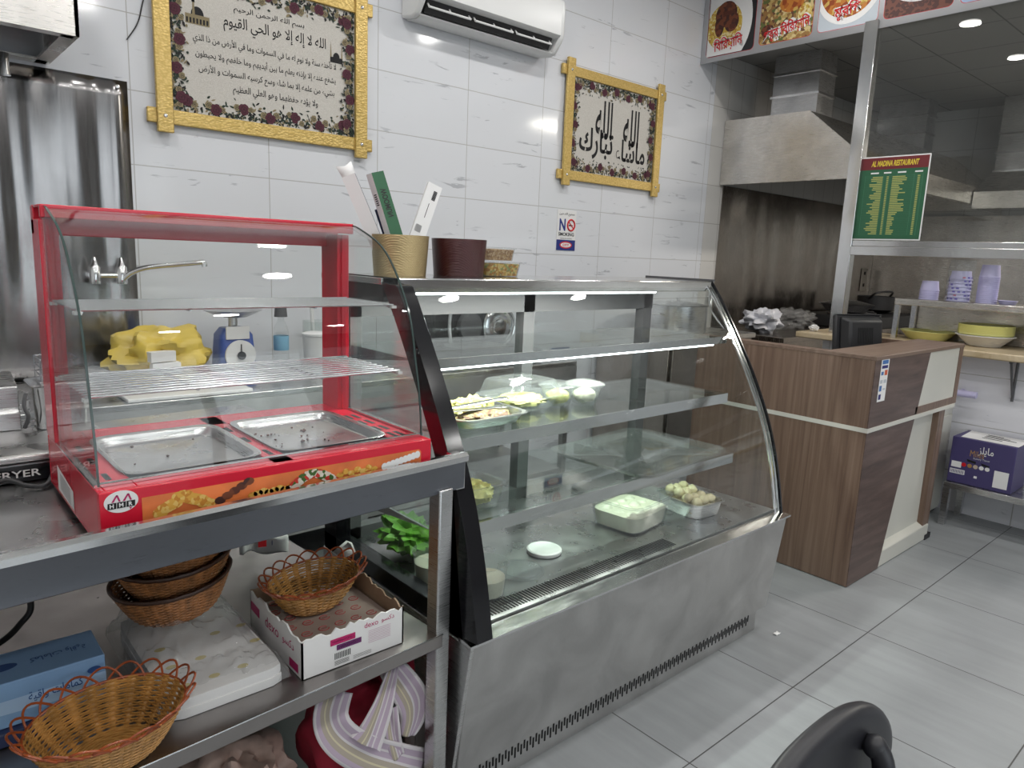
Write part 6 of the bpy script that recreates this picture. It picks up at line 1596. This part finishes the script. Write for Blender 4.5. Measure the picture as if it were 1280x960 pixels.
b = BM(); box(b, (5.15, -0.78, 0.921), (6.5, -0.12, 1.03)); part('body', b, MT['black_m'], t, bevel=0.01)
b = BM()
for k in range(3):
    cx = 5.4 + 0.4 * k
    for a in range(4): tube(b, [(cx + 0.12 * math.cos(a * PI / 4), -0.45 + 0.12 * math.sin(a * PI / 4), 1.05), (cx - 0.12 * math.cos(a * PI / 4), -0.45 - 0.12 * math.sin(a * PI / 4), 1.05)], 0.008, 6)
    tube(b, [(cx + 0.13 * math.cos(q * PI / 12), -0.45 + 0.13 * math.sin(q * PI / 12), 1.04) for q in range(24)], 0.009, 6, closed=True)
part('grates', b, MT['black_m'], t)
t = thing('cooking_pan', 'wide steel pan with lid on the black gas range', 'pan', (5.45, -0.45, 1.06))
b = BM(); lathe(b, [(0, 1.062), (0.17, 1.062), (0.23, 1.13), (0.245, 1.132), (0.225, 1.128), (0.168, 1.068), (0, 1.068)], (5.45, -0.45, 0), 40); part('pan', b, MT['foil'], t)
b = BM(); lathe(b, [(0.235, 1.134), (0.10, 1.165), (0, 1.17)], (5.45, -0.45, 0), 40); part('lid', b, MT['foil'], t)
b = BM(); lathe(b, [(0, 1.062), (0.16, 1.062), (0.17, 1.07), (0.17, 1.20), (0.16, 1.20), (0.155, 1.075), (0, 1.075)], (6.10, -0.45, 0), 36); tube(b, crom([(6.10 - .17, -0.45, 1.18), (6.0 - .13, -0.55, 1.24), (6.1, -0.60, 1.25), (6.3, -0.5, 1.19)], 6), 0.010, 8); single('black_pot', 'black cooking pot with wire handle on the right of the range', 'pot', b, MT['black_m'], (6.10, -0.45, 1.06))
b = BM(); box(b, (3.95, -1.66, 1.029), (4.05, -1.60, 1.16)); ob_ = single('wooden_block', 'light wooden block beside the overshelf leg behind the yellow tray', 'block', b, plain('pale_wood', (0.55, 0.36, 0.16), 0.6, var=0.2), (4.0, -1.63, 1.029), bevel=0.006)
t = thing('kitchen_side_table', 'steel table behind the serving worktop in the kitchen', 'table', (4.1, -3, 0))
b = BM(); box(b, (3.83, -4.8, 0.985), (4.45, -1.45, 1.028)); part('top', b, MT['steel_d'], t)
for x in (3.85, 4.39):
    for y in (-4.75, -1.50): b = BM(); box(b, (x, y, 0), (x + 0.04, y + 0.04, 0.985)); part('leg', b, MT['steel'], t)
# long hood on the kitchen back wall
t = thing('extractor_hood', 'long stainless steel hood with slanted front above the kitchen range', 'extractor hood', (5.4, -0.5, 2.1))
HP = [(-0.004, 2.10), (-0.004, 2.605), (-0.72, 2.605), (-1.16, 2.245), (-1.16, 2.10)]
for x in (3.835, 6.945):
    b = BM(); prism_x(b, HP, x, x + 0.01); part('end_panel', b, MT['steel_h'], t)
b = BM(); prism_x(b, [(-0.72, 2.605), (-1.16, 2.245), (-1.155, 2.238), (-0.72, 2.594), (-0.004, 2.594), (-0.004, 2.605)], 3.845, 6.945); part('top_sheet', b, MT['steel_h'], t)
b = BM(); box(b, (3.845, -1.162, 2.095), (6.945, -1.150, 2.248)); box(b, (3.845, -1.15, 2.095), (6.945, -1.10, 2.103)); part('front_lip', b, MT['steel_h'], t)
for k in range(5):
    x = 3.95 + k * 0.6; b = BM(); prism_x(b, [(-1.08, 2.14), (-1.08, 2.16), (-0.1, 2.46), (-0.1, 2.44)], x, x + 0.55); part('grease_filter', b, MT['black_m'], t, label='dark grease filter')
for k, (x0, x1, y0, y1, z0, lab) in enumerate(((4.08, 4.34, -0.64, -0.26, 2.607, 'square steel duct on the near end of the long hood'), (6.28, 6.50, -0.64, -0.18, 2.607, 'square steel duct near the far end of the long hood'), (6.60, 6.98, -1.42, -1.18, 2.415, 'square steel duct on the hood at the far kitchen wall'))):
    t = thing('exhaust_duct', lab, 'duct', ((x0 + x1) / 2, (y0 + y1) / 2, z0), 'exhaust ducts')
    b = BM(); box(b, (x0, y0, z0), (x1, y1, HK - 0.002)); part('duct', b, MT['steel'], t)
    for z in (z0 + 0.002, z0 + 0.17, z0 + 0.34):
        b = BM(); box(b, (x0 - 0.012, y0 - 0.012, z), (x1 + 0.012, y1 + 0.012, z + 0.018)); part('flange', b, MT['bright'], t)
t = thing('extractor_hood', 'second steel hood on the far kitchen wall', 'extractor hood', (6.6, -2.6, 2.05))
HQ = [(6.99, 2.05), (6.99, 2.41), (6.55, 2.41), (6.15, 2.20), (6.15, 2.05)]
b = BM(); prism_y(b, HQ, -1.182, -1.172); prism_y(b, HQ, -4.5, -4.49); box(b, (6.15, -4.49, 2.05), (6.16, -1.182, 2.20)); prism_y(b, [(6.55, 2.41), (6.15, 2.20), (6.152, 2.19), (6.55, 2.40), (6.99, 2.40), (6.99, 2.41)], -4.49, -1.182); part('canopy', b, MT['steel_h'], t)
b = BM(); box(b, (6.20, -4.45, 2.12), (6.95, -1.2, 2.14)); part('grease_filter', b, MT['black_m'], t)
b = BM(); box(b, (6.985, -5.0, 0.92), (6.998, -0.012, 2.04)); single('steel_wall_sheet', 'steel wall sheet on the far kitchen wall', 'wall sheet', b, MT['steel_h'], (6.99, -2.5, 0.92))

# ================================================================== chair in the foreground
t = thing('office_chair', 'black chair at the bottom right, its rounded backrest nearest the camera', 'chair', (-0.62, -3.34, 0))
b = BM(); cx_, cz_ = -0.568, 0.647
def back(k):
    pts = []
    for q in range(48):
        a = 2 * PI * q / 48; ca, sa = math.cos(a), math.sin(a); s = (abs(ca) ** 3.2 + abs(sa) ** 3.2) ** (-1 / 3.2)
        zz = k * 0.205 * sa * s; pts.append((cx_ + k * 0.222 * ca * s * (1 - 0.9 * max(0, 0.11 - zz) if zz < 0.11 else 1), cz_ + zz))
    return pts
lev = [(0.90, -0.020), (0.975, -0.016), (1.0, 0.0), (0.975, 0.014), (0.90, 0.020)]
rings = []
for k, dy in lev:
    rings.append([b.verts.new((x, -3.135 + dy - 0.35 * (x - cx_) ** 2 - 0.10 * (z - 0.5) ** 2 * 0, z)) for x, z in back(k)])
for A, B_ in zip(rings, rings[1:]):
    for q in range(48): b.faces.new((A[q], A[(q + 1) % 48], B_[(q + 1) % 48], B_[q])).smooth = True
for rg, dy in ((rings[0], -0.020), (rings[-1], 0.020)):
    prev = rg
    for k in (0.6, 0.3):
        cur = [b.verts.new((x, -3.135 + dy - 0.35 * (x - cx_) ** 2, z)) for x, z in back(k * 0.9)]
        for q in range(48): b.faces.new((prev[q], prev[(q + 1) % 48], cur[(q + 1) % 48], cur[q])).smooth = True
        prev = cur
    b.faces.new(prev)
part('backrest', b, MT['chair_black'], t, sharp=3.1, subsurf=1)
b = BM(); tube(b, crom([(-0.462, -3.172, 0.795), (-0.461, -3.186, 0.77), (-0.460, -3.190, 0.70), (-0.460, -3.195, 0.60), (-0.460, -3.22, 0.46)], 6), [0.0155] * 25, 14); part('support_bar', b, MT['chair_black'], t)
b = BM(); ellipsoid(b, (-0.462, -3.172, 0.792), (0.0175, 0.0175, 0.0175), 18, 12); part('support_knob', b, MT['chair_black'], t)
b = BM(); tube(b, crom([(-0.720, -3.180, 0.790), (-0.721, -3.200, 0.765), (-0.720, -3.215, 0.70), (-0.718, -3.23, 0.60), (-0.715, -3.24, 0.46)], 6), [0.0155] * 25, 14); part('support_bar', b, MT['black_m'], t)
b = BM(); lathe(b, [(0, 0.425), (0.20, 0.425), (0.225, 0.445), (0.22, 0.475), (0, 0.485)], (-0.585, -3.40, 0), 44, sq=4.0); part('seat', b, MT['black_m'], t)
for x in (-0.76, -0.41):
    for y in (-3.56, -3.24):
        b = BM(); tube(b, [(x, y, 0.43), (x, y, 0.0)], 0.014, 10); part('leg', b, MT['black_m'], t)
# dropped scrap on the floor
b = BM(); grid(b, 6, 4, lambda u, v: Vector((1.115 + 0.03 * u, -2.245 + 0.018 * v, 0.002 + 0.004 * abs(math.sin(5 * u + 3 * v))))); single('paper_scrap', 'tiny white scrap on the grey floor right of the display counter', 'scrap', b, MT['white_p'], (1.13, -2.235, 0.001), solid=0.001)
